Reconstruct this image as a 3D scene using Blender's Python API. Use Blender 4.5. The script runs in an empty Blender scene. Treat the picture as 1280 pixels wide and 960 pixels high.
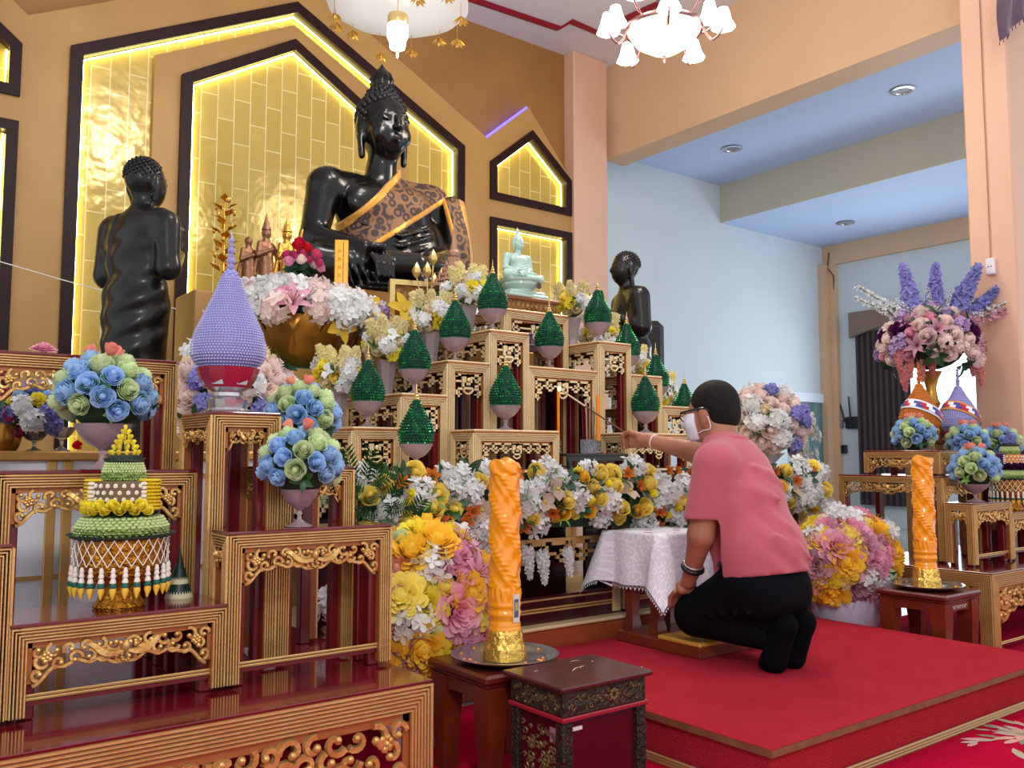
import bpy, math, random
import numpy as np
from mathutils import Vector, Matrix, Euler
from mathutils.geometry import tessellate_polygon
random.seed(7)
PI = math.pi
COL = bpy.context.scene.collection
sc = bpy.context.scene

# ---------------------------------------------------------------- camera
CZ = .97
cam = bpy.data.cameras.new('camera'); cam.lens = 36 * 1102 / 1280; cam.sensor_width = 36
cam.clip_start = .05; cam.clip_end = 100
co = bpy.data.objects.new('camera', cam); COL.objects.link(co)
co.location = (0, 0, CZ); co.rotation_euler = (PI / 2 + math.atan(90 / 1102), 0, -math.radians(37.2))
sc.camera = co
sc.view_settings.view_transform = 'Standard'; sc.view_settings.look = 'None'
sc.view_settings.gamma = 1; sc.view_settings.use_curve_mapping = False
XC = 2.92          # symmetry axis of the altar
XR = 2 * XC

# ---------------------------------------------------------------- materials
def lin(c):
    return tuple(((v / 255) / 12.92 if v / 255 <= .04045 else ((v / 255 + .055) / 1.055) ** 2.4) for v in c) + (1,)
MATS = {}
def mat(name, c, rough=.5, metal=0, bump=None, var=None, rnd=0, trans=0, coat=0, emit=None, es=0, alpha=1, spec=.5, sub=0, ior=1.45, sheen=0):
    if name in MATS: return MATS[name]
    m = bpy.data.materials.new(name); m.use_nodes = True; MATS[name] = m
    nt = m.node_tree; N = nt.nodes; L = nt.links
    b = N['Principled BSDF']; I = b.inputs
    I['Base Color'].default_value = lin(c); I['Roughness'].default_value = rough; I['Metallic'].default_value = metal
    I['Transmission Weight'].default_value = trans; I['Coat Weight'].default_value = coat; I['Coat Roughness'].default_value = .08
    I['Alpha'].default_value = alpha; I['Specular IOR Level'].default_value = spec; I['IOR'].default_value = ior
    I['Sheen Weight'].default_value = sheen
    if emit: I['Emission Color'].default_value = lin(emit); I['Emission Strength'].default_value = es
    src = None
    tc = N.new('ShaderNodeTexCoord')
    if var:                      # (second colour, noise scale, contrast)
        n = N.new('ShaderNodeTexNoise'); n.inputs['Scale'].default_value = var[1]; n.inputs['Detail'].default_value = 5
        L.new(tc.outputs['Object'], n.inputs['Vector'])
        r = N.new('ShaderNodeValToRGB'); w = var[2] if len(var) > 2 else .25
        r.color_ramp.elements[0].position = .5 - w; r.color_ramp.elements[1].position = .5 + w
        r.color_ramp.elements[0].color = lin(c); r.color_ramp.elements[1].color = lin(var[0])
        L.new(n.outputs['Fac'], r.inputs['Fac']); src = r.outputs['Color']
    if rnd:
        oi = N.new('ShaderNodeObjectInfo'); h = N.new('ShaderNodeHueSaturation')
        mr = N.new('ShaderNodeMapRange'); mr.inputs['To Min'].default_value = 1 - rnd; mr.inputs['To Max'].default_value = 1 + rnd * .6
        L.new(oi.outputs['Random'], mr.inputs['Value']); L.new(mr.outputs['Result'], h.inputs['Value'])
        mr2 = N.new('ShaderNodeMapRange'); mr2.inputs['To Min'].default_value = .5 - rnd * .06; mr2.inputs['To Max'].default_value = .5 + rnd * .06
        L.new(oi.outputs['Random'], mr2.inputs['Value']); L.new(mr2.outputs['Result'], h.inputs['Hue'])
        if src: L.new(src, h.inputs['Color'])
        else: h.inputs['Color'].default_value = lin(c)
        src = h.outputs['Color']
    if src: L.new(src, I['Base Color'])
    if bump:                     # (scale, strength[, kind])
        if len(bump) > 2 and bump[2] == 'voronoi': n = N.new('ShaderNodeTexVoronoi'); o = 'Distance'
        elif len(bump) > 2 and bump[2] == 'wave':
            n = N.new('ShaderNodeTexWave'); o = 'Fac'; n.bands_direction = bump[3] if len(bump) > 3 else 'Z'
        else: n = N.new('ShaderNodeTexNoise'); o = 'Fac'; n.inputs['Detail'].default_value = 4
        n.inputs['Scale'].default_value = bump[0]; L.new(tc.outputs['Object'], n.inputs['Vector'])
        bp = N.new('ShaderNodeBump'); bp.inputs['Strength'].default_value = bump[1]; bp.inputs['Distance'].default_value = .02
        L.new(n.outputs[o], bp.inputs['Height']); L.new(bp.outputs['Normal'], I['Normal'])
    return m

# ---------------------------------------------------------------- mesh builder
class MB:
    def __init__(s): s.v = []; s.f = []; s.m = []
    def add(s, vs, fs, mi=0, M=None):
        o = len(s.v)
        if M is not None: vs = [tuple(M @ Vector(p)) for p in vs]
        s.v += [tuple(p) for p in vs]; s.f += [tuple(i + o for i in f) for f in fs]
        s.m += ([mi] * len(fs) if isinstance(mi, int) else list(mi)); return s
    def box(s, a, b, mi=0, M=None):
        x0, y0, z0 = a; x1, y1, z1 = b
        return s.add([(x0,y0,z0),(x1,y0,z0),(x1,y1,z0),(x0,y1,z0),(x0,y0,z1),(x1,y0,z1),(x1,y1,z1),(x0,y1,z1)],
              [(0,3,2,1),(4,5,6,7),(0,1,5,4),(1,2,6,5),(2,3,7,6),(3,0,4,7)], mi, M)
    def bbox(s, a, b, r=.004, mi=0, M=None):     # box with chamfered edges
        x0, y0, z0 = a; x1, y1, z1 = b; r = min(r, (x1-x0)/2.1, (y1-y0)/2.1, (z1-z0)/2.1)
        vs = []; c = [(x0,x1),(y0,y1),(z0,z1)]
        idx = {}
        for ix in (0,1):
            for iy in (0,1):
                for iz in (0,1):
                    p = [c[0][ix], c[1][iy], c[2][iz]]; d = [(1,-1)[ix], (1,-1)[iy], (1,-1)[iz]]
                    for ax in range(3):
                        q = [p[k] + (d[k]*r if k != ax else 0) for k in range(3)]
                        idx[ix,iy,iz,ax] = len(vs); vs.append(q)
        fs = []
        for ax in range(3):
            o = [k for k in range(3) if k != ax]
            for sgn in (0,1):
                q = []
                for u, w in ((0,0),(1,0),(1,1),(0,1)):
                    t = [0,0,0]; t[ax] = sgn; t[o[0]] = u; t[o[1]] = w; q.append(idx[t[0],t[1],t[2],ax])
                if (sgn == 1) != (ax != 1): q.reverse()
                fs.append(q)
        for ax in range(3):           # edge faces along ax
            o = [k for k in range(3) if k != ax]
            for u in (0,1):
                for w in (0,1):
                    t0 = [0,0,0]; t1 = [0,0,0]; t1[ax] = 1
                    for t in (t0,t1): t[o[0]] = u; t[o[1]] = w
                    q = [idx[(*t0, o[0])], idx[(*t1, o[0])], idx[(*t1, o[1])], idx[(*t0, o[1])]]
                    if ((u == w) == (ax == 1)): q.reverse()
                    fs.append(q)
        for k in idx:
            if k[3] == 0:
                q = [idx[k[:3] + (a,)] for a in range(3)]
                if (k[0]+k[1]+k[2]) % 2 == 0: q.reverse()
                fs.append(q)
        return s.add(vs, fs, mi, M)
    def lathe(s, prof, c=(0,0,0), seg=24, mi=0, M=None, cap=True, fn=None, mis=None):
        vs = []; fs = []; n = len(prof)
        for i, (r, z) in enumerate(prof):
            for k in range(seg):
                a = 2*PI*k/seg; rr = r if fn is None else fn(r, z, a)
                vs.append((c[0]+rr*math.cos(a), c[1]+rr*math.sin(a), c[2]+z))
        mm = []
        for i in range(n-1):
            for k in range(seg):
                k2 = (k+1) % seg; fs.append((i*seg+k, i*seg+k2, (i+1)*seg+k2, (i+1)*seg+k)); mm.append(mis[i] if mis else mi)
        if cap:
            fs.append(tuple(range(seg-1,-1,-1))); fs.append(tuple((n-1)*seg+k for k in range(seg))); mm += [mm[0], mm[-1]]
        return s.add(vs, fs, mm, M)
    def tube(s, pts, r, seg=6, mi=0, M=None, closed=False, flat=1, up=None):
        pts = [Vector(p) for p in pts]; n = len(pts); vs = []; fs = []
        prev = None
        for i, p in enumerate(pts):
            a = pts[i-1] if (i or closed) else p; b = pts[(i+1) % n] if (i < n-1 or closed) else p
            t = (b-a)
            t = t.normalized() if t.length > 1e-9 else Vector((0,0,1))
            if up is not None: u = Vector(up); u = (u - t*u.dot(t))
            elif prev is None: u = t.orthogonal()
            else: u = prev - t*prev.dot(t)
            if u.length < 1e-6: u = t.orthogonal()
            u.normalize(); prev = u; w = t.cross(u)
            rr = r if not hasattr(r, '__len__') else r[i]
            for k in range(seg):
                an = 2*PI*k/seg; q = p + u*(rr*math.cos(an)*flat) + w*(rr*math.sin(an)); vs.append(tuple(q))
        for i in range(n if closed else n-1):
            j = (i+1) % n
            for k in range(seg):
                k2 = (k+1) % seg; fs.append((i*seg+k, i*seg+k2, j*seg+k2, j*seg+k))
        if not closed: fs.append(tuple(range(seg-1,-1,-1))); fs.append(tuple((n-1)*seg+k for k in range(seg)))
        return s.add(vs, fs, mi, M)
    def ball(s, c, r, seg=8, rings=6, mi=0, M=None):
        if not hasattr(r, '__len__'): r = (r,r,r)
        vs = [(c[0],c[1],c[2]+r[2])]; fs = []
        for i in range(1, rings):
            p = PI*i/rings
            for k in range(seg):
                a = 2*PI*k/seg; vs.append((c[0]+r[0]*math.sin(p)*math.cos(a), c[1]+r[1]*math.sin(p)*math.sin(a), c[2]+r[2]*math.cos(p)))
        vs.append((c[0],c[1],c[2]-r[2]))
        for k in range(seg):
            k2 = (k+1) % seg; fs.append((0, 1+k, 1+k2))
            for i in range(rings-2):
                o = 1+i*seg; fs.append((o+k, o+seg+k, o+seg+k2, o+k2))
            o = 1+(rings-2)*seg; fs.append((o+k, len(vs)-1, o+k2))
        return s.add(vs, fs, mi, M)
    def prism(s, poly, lo, hi, axis='z', mi=0, M=None, holes=()):   # polygon (u,w) pushed from lo to hi along axis
        def P(u, w, t): return {'z': (u,w,t), 'y': (u,t,w), 'x': (t,u,w)}[axis]
        loops = [list(poly)] + [list(h) for h in holes]
        flat = [p for l in loops for p in l]; n = len(flat)
        tri = tessellate_polygon([[Vector((p[0],p[1],0)) for p in l] for l in loops])
        vs = [P(*p, lo) for p in flat] + [P(*p, hi) for p in flat]; fs = []
        for t in tri:
            a, b, c = (Vector((*flat[i], 0)) for i in t)
            ccw = (b-a).cross(c-a).z > 0
            if axis == 'y': ccw = not ccw
            t = tuple(t) if ccw else tuple(reversed(t))
            fs.append(tuple(i+n for i in t)); fs.append(tuple(reversed(t)))
        o = 0
        for li, l in enumerate(loops):
            k = len(l); ar = sum(l[i][0]*l[(i+1)%k][1]-l[(i+1)%k][0]*l[i][1] for i in range(k))
            pos = (ar > 0) == (li == 0)
            if axis == 'y': pos = not pos
            for i in range(k):
                j = (i+1) % k; q = (o+i, o+j, o+j+n, o+i+n)
                fs.append(q if pos else tuple(reversed(q)))
            o += k
        return s.add(vs, fs, mi, M)
    def build(s, name, mats, parent=None, smooth=40, loc=None, M=None):
        me = bpy.data.meshes.new(name); me.from_pydata(s.v, [], s.f)
        if not isinstance(mats, (list, tuple)): mats = [mats]
        for m in mats: me.materials.append(m)
        if len(mats) > 1: me.polygons.foreach_set('material_index', s.m)
        if smooth:
            me.polygons.foreach_set('use_smooth', [True]*len(me.polygons))
            if smooth < 180: me.set_sharp_from_angle(angle=math.radians(smooth))
        me.update()
        return link(name, me, parent, loc)
def link(name, me, parent=None, loc=None, rot=None, scale=None):
    o = bpy.data.objects.new(name, me); COL.objects.link(o)
    if parent is not None: o.parent = parent
    if loc is not None: o.location = loc
    if rot is not None: o.rotation_euler = rot
    if scale is not None: o.scale = scale if hasattr(scale, '__len__') else (scale,)*3
    return o
def tag(o, label, cat, group=None, kind=None):
    o['label'] = label; o['category'] = cat
    if group: o['group'] = group
    if kind: o['kind'] = kind
    return o
def thing(name, label, cat, loc=(0,0,0), rz=0, group=None):
    o = bpy.data.objects.new(name, None); COL.objects.link(o); o.empty_display_size = .05
    o.location = loc; o.rotation_euler = (0,0,rz)
    return tag(o, label, cat, group)
TRIMS = [0]
def struct(name, mb, m, smooth=0, label=None):
    if name.startswith('trim_'): TRIMS[0] += 1; label = label or ' '.join(w for w in name.split('_')[1:] if not w.isdigit()); name = 'trim_%d' % TRIMS[0]
    o = mb.build(name, m, None, smooth); o['kind'] = 'structure'
    if label: o['label'] = label
    return o
KIDS = {}
def copy_tree(o, parent=None):
    c = o.copy(); COL.objects.link(c)
    if parent is not None: c.parent = parent
    for ch in list(o.children): copy_tree(ch, c)
    return c
def spot(o, loc, rz=0, s=1, label=None, group=None):
    o.location = loc; o.rotation_euler = (0,0,rz); o.scale = (s,s,s)
    if label: o['label'] = label
    if group: o['group'] = group
    return o

# ---------------------------------------------------------------- implicit bodies (smooth unions, meshed by surface nets)
class Field:
    def __init__(s, lo, hi, h):
        s.h = h; s.lo = np.array(lo, dtype=np.float32)
        s.n = [int((hi[i]-lo[i])/h)+2 for i in range(3)]
        s.ax = [s.lo[i] + h*np.arange(s.n[i], dtype=np.float32) for i in range(3)]
        s.D = np.full(s.n, 9.0, dtype=np.float32)
    def block(s, lo, hi, pad):
        sl = []
        for i in range(3):
            a = max(0, int((lo[i]-pad-s.lo[i])/s.h)); b = min(s.n[i], int((hi[i]+pad-s.lo[i])/s.h)+2)
            sl.append(slice(a, max(a, b)))
        sl = tuple(sl)
        X = s.ax[0][sl[0]][:,None,None]; Y = s.ax[1][sl[1]][None,:,None]; Z = s.ax[2][sl[2]][None,None,:]
        return sl, X, Y, Z
    def join(s, sl, d, k, op):
        D = s.D[sl]
        if D.size == 0: return
        if op == 'u':
            if k > 0:
                h = np.clip(.5+.5*(d-D)/k, 0, 1); s.D[sl] = d+(D-d)*h-k*h*(1-h)
            else: s.D[sl] = np.minimum(D, d)
        else:                      # subtract
            d = -d
            if k > 0:
                h = np.clip(.5-.5*(d-D)/k, 0, 1); s.D[sl] = d+(D-d)*h+k*h*(1-h)
            else: s.D[sl] = np.maximum(D, d)
    def cone(s, a, b, ra, rb, k=.03, op='u', sq=None):
        a = np.array(a, float); b = np.array(b, float); R = max(ra, rb)
        sl, X, Y, Z = s.block(np.minimum(a,b)-R, np.maximum(a,b)+R, k+3*s.h)
        v = b-a; L = float(v@v) + 1e-12
        t = np.clip(((X-a[0])*v[0]+(Y-a[1])*v[1]+(Z-a[2])*v[2])/L, 0, 1)
        d = np.sqrt((X-a[0]-t*v[0])**2+(Y-a[1]-t*v[1])**2+(Z-a[2]-t*v[2])**2) - (ra+t*(rb-ra))
        s.join(sl, d.astype(np.float32), k, op)
    def chain(s, pts, rs, k=.03, op='u'):
        for i in range(len(pts)-1): s.cone(pts[i], pts[i+1], rs[i], rs[i+1], k, op)
    def ell(s, c, r, k=.03, rot=None, op='u'):
        c = np.array(c, float); r = np.array(r, float); R = r.max() if rot is not None else r
        sl, X, Y, Z = s.block(c-R, c+R, k+3*s.h)
        x, y, z = X-c[0], Y-c[1], Z-c[2]
        if rot is not None:
            Q = np.array(Euler(rot).to_matrix().transposed())
            x, y, z = (Q[i][0]*x+Q[i][1]*y+Q[i][2]*z for i in range(3))
        k0 = np.sqrt((x/r[0])**2+(y/r[1])**2+(z/r[2])**2); k1 = np.sqrt((x/r[0]**2)**2+(y/r[1]**2)**2+(z/r[2]**2)**2)+1e-9
        s.join(sl, (k0*(k0-1)/k1).astype(np.float32), k, op)
    def rbox(s, c, hs, r, k=.01, rot=None, op='u'):
        c = np.array(c, float); hs = np.array(hs, float); R = np.linalg.norm(hs)*np.ones(3) if rot is not None else hs
        sl, X, Y, Z = s.block(c-R, c+R, k+3*s.h)
        x, y, z = X-c[0], Y-c[1], Z-c[2]
        if rot is not None:
            Q = np.array(Euler(rot).to_matrix().transposed())
            x, y, z = (Q[i][0]*x+Q[i][1]*y+Q[i][2]*z for i in range(3))
        q = [np.abs(t)-(hs[i]-r) for i, t in enumerate((x,y,z))]
        q = np.broadcast_arrays(*q)
        o = np.sqrt(sum(np.maximum(t,0)**2 for t in q)) + np.minimum(np.maximum(np.maximum(q[0],q[1]),q[2]),0) - r
        s.join(sl, o.astype(np.float32), k, op)
    def grid(s): return s.ax[0][:,None,None], s.ax[1][None,:,None], s.ax[2][None,None,:]
    def mesh(s, name, mats, parent=None, matfn=None, smooth_it=0):
        D = s.D; ins = D < 0
        c = np.zeros([n-1 for n in s.n], np.uint8)
        for dx in (0,1):
            for dy in (0,1):
                for dz in (0,1): c += ins[dx:s.n[0]-1+dx, dy:s.n[1]-1+dy, dz:s.n[2]-1+dz]
        act = (c > 0) & (c < 8); I = np.argwhere(act); idm = np.full(c.shape, -1, np.int32); idm[act] = np.arange(len(I))
        corner = {}
        for dx in (0,1):
            for dy in (0,1):
                for dz in (0,1): corner[dx,dy,dz] = D[I[:,0]+dx, I[:,1]+dy, I[:,2]+dz]
        acc = np.zeros((len(I),3)); cnt = np.zeros(len(I))
        for a in corner:
            for ax in range(3):
                if a[ax] == 0:
                    b = list(a); b[ax] = 1; b = tuple(b); va, vb = corner[a], corner[b]
                    m = (va < 0) != (vb < 0); t = np.where(m, va/np.where(m, va-vb, 1), 0)
                    p = np.array(a, float)[None,:].repeat(len(I),0); p[:,ax] += t
                    acc += p*m[:,None]; cnt += m
        V = (I + acc/cnt[:,None])*s.h + s.lo
        F = []
        for ax in range(3):
            o = [k for k in range(3) if k != ax]
            lo = [slice(None)]*3; hi = [slice(None)]*3; lo[ax] = slice(0,-1); hi[ax] = slice(1,None)
            ch = ins[tuple(lo)] != ins[tuple(hi)]
            E_ = np.argwhere(ch); ok = np.all([(E_[:,k] >= 1) & (E_[:,k] < s.n[k]-1) for k in o], axis=0); E_ = E_[ok]
            st = ins[tuple(lo)][E_[:,0],E_[:,1],E_[:,2]]
            q = []
            for d0, d1 in ((-1,-1),(0,-1),(0,0),(-1,0)):
                e = E_.copy(); e[:,o[0]] += d0; e[:,o[1]] += d1; q.append(idm[e[:,0],e[:,1],e[:,2]])
            q = np.stack(q, 1)
            flip = st if ax != 1 else ~st
            q[~flip] = q[~flip][:, ::-1]
            F.append(q)
        F = np.concatenate(F); F = F[(F >= 0).all(1)]
        for _ in range(smooth_it):
            S = np.zeros_like(V); n = np.zeros(len(V))
            for i in range(4):
                a, b = F[:,i], F[:,(i+1)%4]
                np.add.at(S, a, V[b]); np.add.at(n, a, 1); np.add.at(S, b, V[a]); np.add.at(n, b, 1)
            V = V*.5 + .5*S/np.maximum(n,1)[:,None]
        me = bpy.data.meshes.new(name)
        me.vertices.add(len(V)); me.vertices.foreach_set('co', V.astype(np.float32).ravel())
        me.loops.add(F.size); me.loops.foreach_set('vertex_index', F.ravel().astype(np.int32))
        me.polygons.add(len(F)); me.polygons.foreach_set('loop_start', np.arange(0, F.size, 4, dtype=np.int32))
        me.polygons.foreach_set('use_smooth', np.ones(len(F), bool))
        for m in (mats if isinstance(mats, (list,tuple)) else [mats]): me.materials.append(m)
        if matfn is not None: me.polygons.foreach_set('material_index', matfn(V[F].mean(1)).astype(np.int32))
        me.update(calc_edges=True); me.validate()
        return link(name, me, parent)
# ---------------------------------------------------------------- a point on a plane of the place, met by the ray through a photo pixel
_f = 1102.; _yw = math.radians(37.2); _pt = math.atan(90/_f)
_fw = Vector((math.sin(_yw)*math.cos(_pt), math.cos(_yw)*math.cos(_pt), math.sin(_pt)))
_rt = Vector((math.cos(_yw), -math.sin(_yw), 0)); _up = _rt.cross(_fw)
def ray(x, y): return _fw + _rt*((x-640)/_f) - _up*((y-480)/_f)
def at(x, y, X=None, Y=None, Z=None):
    r = ray(x, y); t = X/r.x if X is not None else Y/r.y if Y is not None else (Z-CZ)/r.z
    return Vector((r.x*t, r.y*t, CZ+r.z*t))

# ---------------------------------------------------------------- materials of the room
M_gold = mat('gold_paint', (190,148,90), .42, .12, bump=(9,.05), var=((176,134,78), 2.2))
M_gold_shaded = mat('gold_paint_shaded', (166,120,66), .5, .1, bump=(9,.05), var=((150,106,56), 2))  # same gold paint, deepened: shading of the rear wall put into the colour
M_frame = mat('dark_red_wood', (46,16,16), .4, spec=.3, var=((30,9,9), 6))
M_peach = mat('peach_paint', (222,180,156), .55, var=((216,172,148), 1.5))
M_peachd = mat('peach_beam_paint', (214,178,144), .55, var=((208,172,138), 1.5))
M_white = mat('white_paint', (204,214,220), .6, var=((198,208,214), 1.2))
M_ceil = mat('ceiling_paint', (226,226,240), .7)
M_aisle = mat('aisle_ceiling_paint', (190,208,242), .7)
M_cream = mat('cream_paint', (196,190,172), .6)
M_floor = mat('floor_tile', (150,150,150), .18, var=((128,126,124), 3))
M_red = mat('red_carpet', (174,42,56), 1, bump=(160,.5), var=((164,36,50), 6), spec=.05)
M_led = mat('led_warm', (255,246,210), emit=(255,238,140), es=13)
M_ledb = mat('led_blue', (90,90,255), emit=(60,50,255), es=9)
M_goldtrim = mat('gold_strip', (196,156,92), .4, .4)

def tile_mat():
    m = bpy.data.materials.new('glazed_gold_tile'); m.use_nodes = True; nt = m.node_tree; N = nt.nodes; L = nt.links
    b = N['Principled BSDF']; b.inputs['Roughness'].default_value = .16; b.inputs['Metallic'].default_value = .15
    tc = N.new('ShaderNodeTexCoord'); sx = N.new('ShaderNodeSeparateXYZ'); cb = N.new('ShaderNodeCombineXYZ')
    L.new(tc.outputs['Object'], sx.inputs[0]); L.new(sx.outputs['Z'], cb.inputs['X']); L.new(sx.outputs['X'], cb.inputs['Y'])
    br = N.new('ShaderNodeTexBrick'); L.new(cb.outputs[0], br.inputs['Vector'])
    br.inputs['Color1'].default_value = lin((204,176,92)); br.inputs['Color2'].default_value = lin((192,164,80)); br.inputs['Mortar'].default_value = lin((232,216,156))
    br.inputs['Scale'].default_value = 1; br.inputs['Brick Width'].default_value = .37; br.inputs['Row Height'].default_value = .135
    br.inputs['Mortar Size'].default_value = .005; br.offset = .5
    L.new(br.outputs['Color'], b.inputs['Base Color'])
    nz = N.new('ShaderNodeTexNoise'); nz.inputs['Scale'].default_value = 7; L.new(tc.outputs['Object'], nz.inputs['Vector'])
    mp = N.new('ShaderNodeMath'); mp.operation = 'SUBTRACT'; L.new(nz.outputs['Fac'], mp.inputs[0]); L.new(br.outputs['Fac'], mp.inputs[1])
    bp = N.new('ShaderNodeBump'); bp.inputs['Strength'].default_value = .35; bp.inputs['Distance'].default_value = .02
    L.new(mp.outputs[0], bp.inputs['Height']); L.new(bp.outputs['Normal'], b.inputs['Normal'])
    return m
M_tile = tile_mat()

# ---------------------------------------------------------------- shell
YF, YR = 6.9, 7.0
struct('floor', MB().box((-3,-1.5,-.1), (11.5,7.5,0)), M_floor)
struct('wall_altar', MB().box((-2.5,YR,0), (6.45,YR+.15,5.29)), M_gold_shaded)
struct('wall_aisle', MB().box((6.0,7.4,0), (11.4,7.55,4.6)), M_white)
struct('ceiling', MB().box((-2.5,.9,5.29), (6.6,7.15,5.45)), M_ceil)
struct('ceiling_aisle', MB().box((6.62,1.5,4.52), (9.05,7.4,4.68)), M_aisle)
struct('ceiling_aisle_lower', MB().box((9.07,1.5,4.02), (11.4,7.4,4.2)), M_aisle)
struct('trim_ceiling_step', MB().box((9.05,1.5,4.02), (9.068,7.4,4.52)), M_cream)
# right wall with the window
W = dict(y0=4.6, y1=6.55, z0=1.05, z1=2.85)
struct('wall_right', MB().prism([(1.5,0),(7.4,0),(7.4,4.1),(1.5,4.1)], 11.4, 11.55, 'x',
       holes=[[(W['y0'],W['z0']),(W['y1'],W['z0']),(W['y1'],W['z1']),(W['y0'],W['z1'])]]), M_white)
struct('trim_right_band', MB().box((11.33,1.5,3.74), (11.4,7.4,4.02)), M_peachd)
struct('trim_corner_post', MB().box((11.2,7.3,0), (11.4,7.4,3.74)).box((11.32,7.2,0),(11.4,7.3,3.74)), M_peachd)
# beam and pillars between nave and aisle
struct('trim_beam', MB().box((6.6,2.4,4.24), (6.9,7.0,5.29)), M_peachd)
def pillar(name, x0, y0, x1, y1):
    mb = MB().bbox((x0,y0,0), (x1,y1,5.29), .012)
    return struct(name, mb, M_peach)
pillar('trim_pillar_far', 6.02, 6.84, 6.5, 7.4)
pillar('trim_pillar_near', 6.02, 2.51, 6.6, 2.81)
struct('baseboard_pillar', MB().box((6.005,2.495,0), (6.615,2.825,1.02)), mat('dark_maroon_paint', (92,34,40), .4))

def house(xc, hw, z0, zs, zp): return [(xc-hw,z0),(xc+hw,z0),(xc+hw,zs),(xc,zp),(xc-hw,zs)]
def rect(x0, x1, z0, z1): return [(x0,z0),(x1,z0),(x1,z1),(x0,z1)]
def band(poly, w, y0, y1, mb=None, mi=0):     # frame that follows a convex outline inwards
    mb = mb or MB(); n = len(poly); inn = []
    for i in range(n):
        p0, p, p1 = (Vector(poly[j % n]) for j in (i-1, i, i+1))
        a = (p-p0).normalized(); b = (p1-p).normalized(); na = Vector((-a.y,a.x)); nb = Vector((-b.y,b.x))
        mtr = (na+nb); mtr = mtr / (1+na.dot(nb)); inn.append(tuple(p + mtr*w))
    mb.prism(poly, y0, y1, 'y', mi, holes=[inn]); return mb, inn
XN = 5.485                       # axis of the small niche on the right; its twin stands mirrored on the left
big = house(XC, 1.73, .5, 3.95, 4.84); small = house(XN, .525, 3.49, 3.87, 4.30); low = rect(XN-.525, XN+.525, 1.2, 3.31)
mir = lambda poly: [(XR-x, z) for x, z in reversed(poly)]
out = [(-1.0,0),(6.03,0),(6.03,3.886),(XN-.03,4.54),(4.93,4.10),(XC,5.14),(XR-4.93,4.10),(XR-XN+.03,4.54),(-.19,3.886),(-1.0,3.2)]
struct('wall_altar_front', MB().prism(out, YF, YR-.004, 'y', holes=[big, small, low, mir(small), mir(low)]), M_gold)
nt = 0
def niche(poly, w, led=True, fname='window_frame'):
    global nt
    nt += 1
    mb, inn = band(poly, w, YF-.03, YF+.06)
    struct('trim_%d_frame' % nt, mb, M_frame, smooth=0)
    struct('trim_%d_tiles' % nt, MB().prism(poly, YR-.018, YR-.005, 'y'), M_tile)
    if led:
        mb, i2 = band(poly, w+.012, YF, YF+.01)
        pts = [(x, YF+.052, z) for x, z in i2]; pts = pts[1:] + pts[:1]
        o = MB().tube(pts, .008, 5).build('led_strip', M_led)
        tag(o, {1:'long warm LED strip around the big outer niche', 2:'warm LED strip around the gabled niche upper right', 3:'warm LED strip around the rectangular niche on the right',
                4:'warm LED strip in the gabled niche at far left', 5:'warm LED strip in the tall niche at far left'}[nt], 'light strip')
    return inn
for p, w in ((big,.085),(small,.075),(low,.075),(mir(small),.075),(mir(low),.075)): niche(p, w)
# the gold panel that stands inside the big niche, with its own lit opening
pz = lambda x: 4.655-.52*abs(x-XC)
pan = [(1.79,.5),(XR-1.79,.5),(XR-1.79,pz(1.79)),(XC,pz(XC)),(1.79,pz(1.79))]
inner = house(XC, .93, .6, 3.96, 4.52)
struct('wall_altar_inner_panel', MB().prism(pan, YF+.035, YR-.02, 'y', holes=[inner]), M_gold)
mb, inn = band(inner, .085, YF-.005, YF+.05); struct('trim_inner_frame', mb, M_frame)
struct('trim_inner_tiles', MB().prism(inner, YR-.035, YR-.022, 'y'), M_tile)
mb, i2 = band(inner, .1, 0, .01)
pts = [(x, YF+.04, z) for x, z in i2]; pts = pts[1:]+pts[:1]
tag(MB().tube(pts, .009, 5).build('led_strip', M_led), 'warm LED strip inside the frame behind the large black statue', 'light strip')
a, b = Vector((4.93,YF+.02,4.112)), Vector((XN-.03,YF+.02,4.552))
tag(MB().tube([a+(b-a)*t for t in (0,.2,.4,.6,.8,.97)], .014, 6).build('led_strip', M_ledb), 'blue LED strip along the small gable by the pillar', 'light strip')

# ceiling border painted as a stepped red moulding
zc = 5.285
pts = [at(x, y, Z=zc) for x, y in ((520,-34),(580,-4),(699,36),(714,27),(749,42),(775,27),(830,2))]
mb = MB()
mb.tube(pts, .055, 4, flat=.25, up=(0,0,1))
struct('trim_ceiling_red', mb, mat('crimson_trim', (150,20,40), .5))

# white door with green curtain in the aisle wall
d0, d1 = at(985,490,Y=7.38), at(1041,498,Y=7.38)
M_dfr = mat('white_upvc', (226,234,246), .35)
mb = MB(); x0, x1, zt = d0.x, d1.x, 1.86
mb.box((x0,7.36,0),(x0+.13,7.4,zt)).box((x1-.2,7.36,0),(x1,7.4,zt)).box((x0,7.36,zt-.13),(x1,7.4,zt))
dr = struct('door_1', mb, M_dfr)
mb = MB(); n = 60; vs = []; fs = []
for i in range(n+1):
    u = i/n; x = x0+.13+(x1-x0-.33)*u; y = 7.385+.006*math.sin(u*90)
    vs += [(x,y,.05),(x,y,zt-.13)]
    if i: fs.append((2*i-2,2*i,2*i+1,2*i-1))
c = MB().add(vs, fs).build('curtain_pane', mat('sea_green_curtain', (96,130,132), .35, var=((70,104,106), 3)), dr)
s = at(1000,515,Y=7.37)
sg = MB().box((s.x-.07,7.366,s.z-.045),(s.x+.1,7.374,s.z+.05)).build('notice_plate', mat('tan_plate', (196,156,98), .4), dr)
mb = MB()
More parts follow.
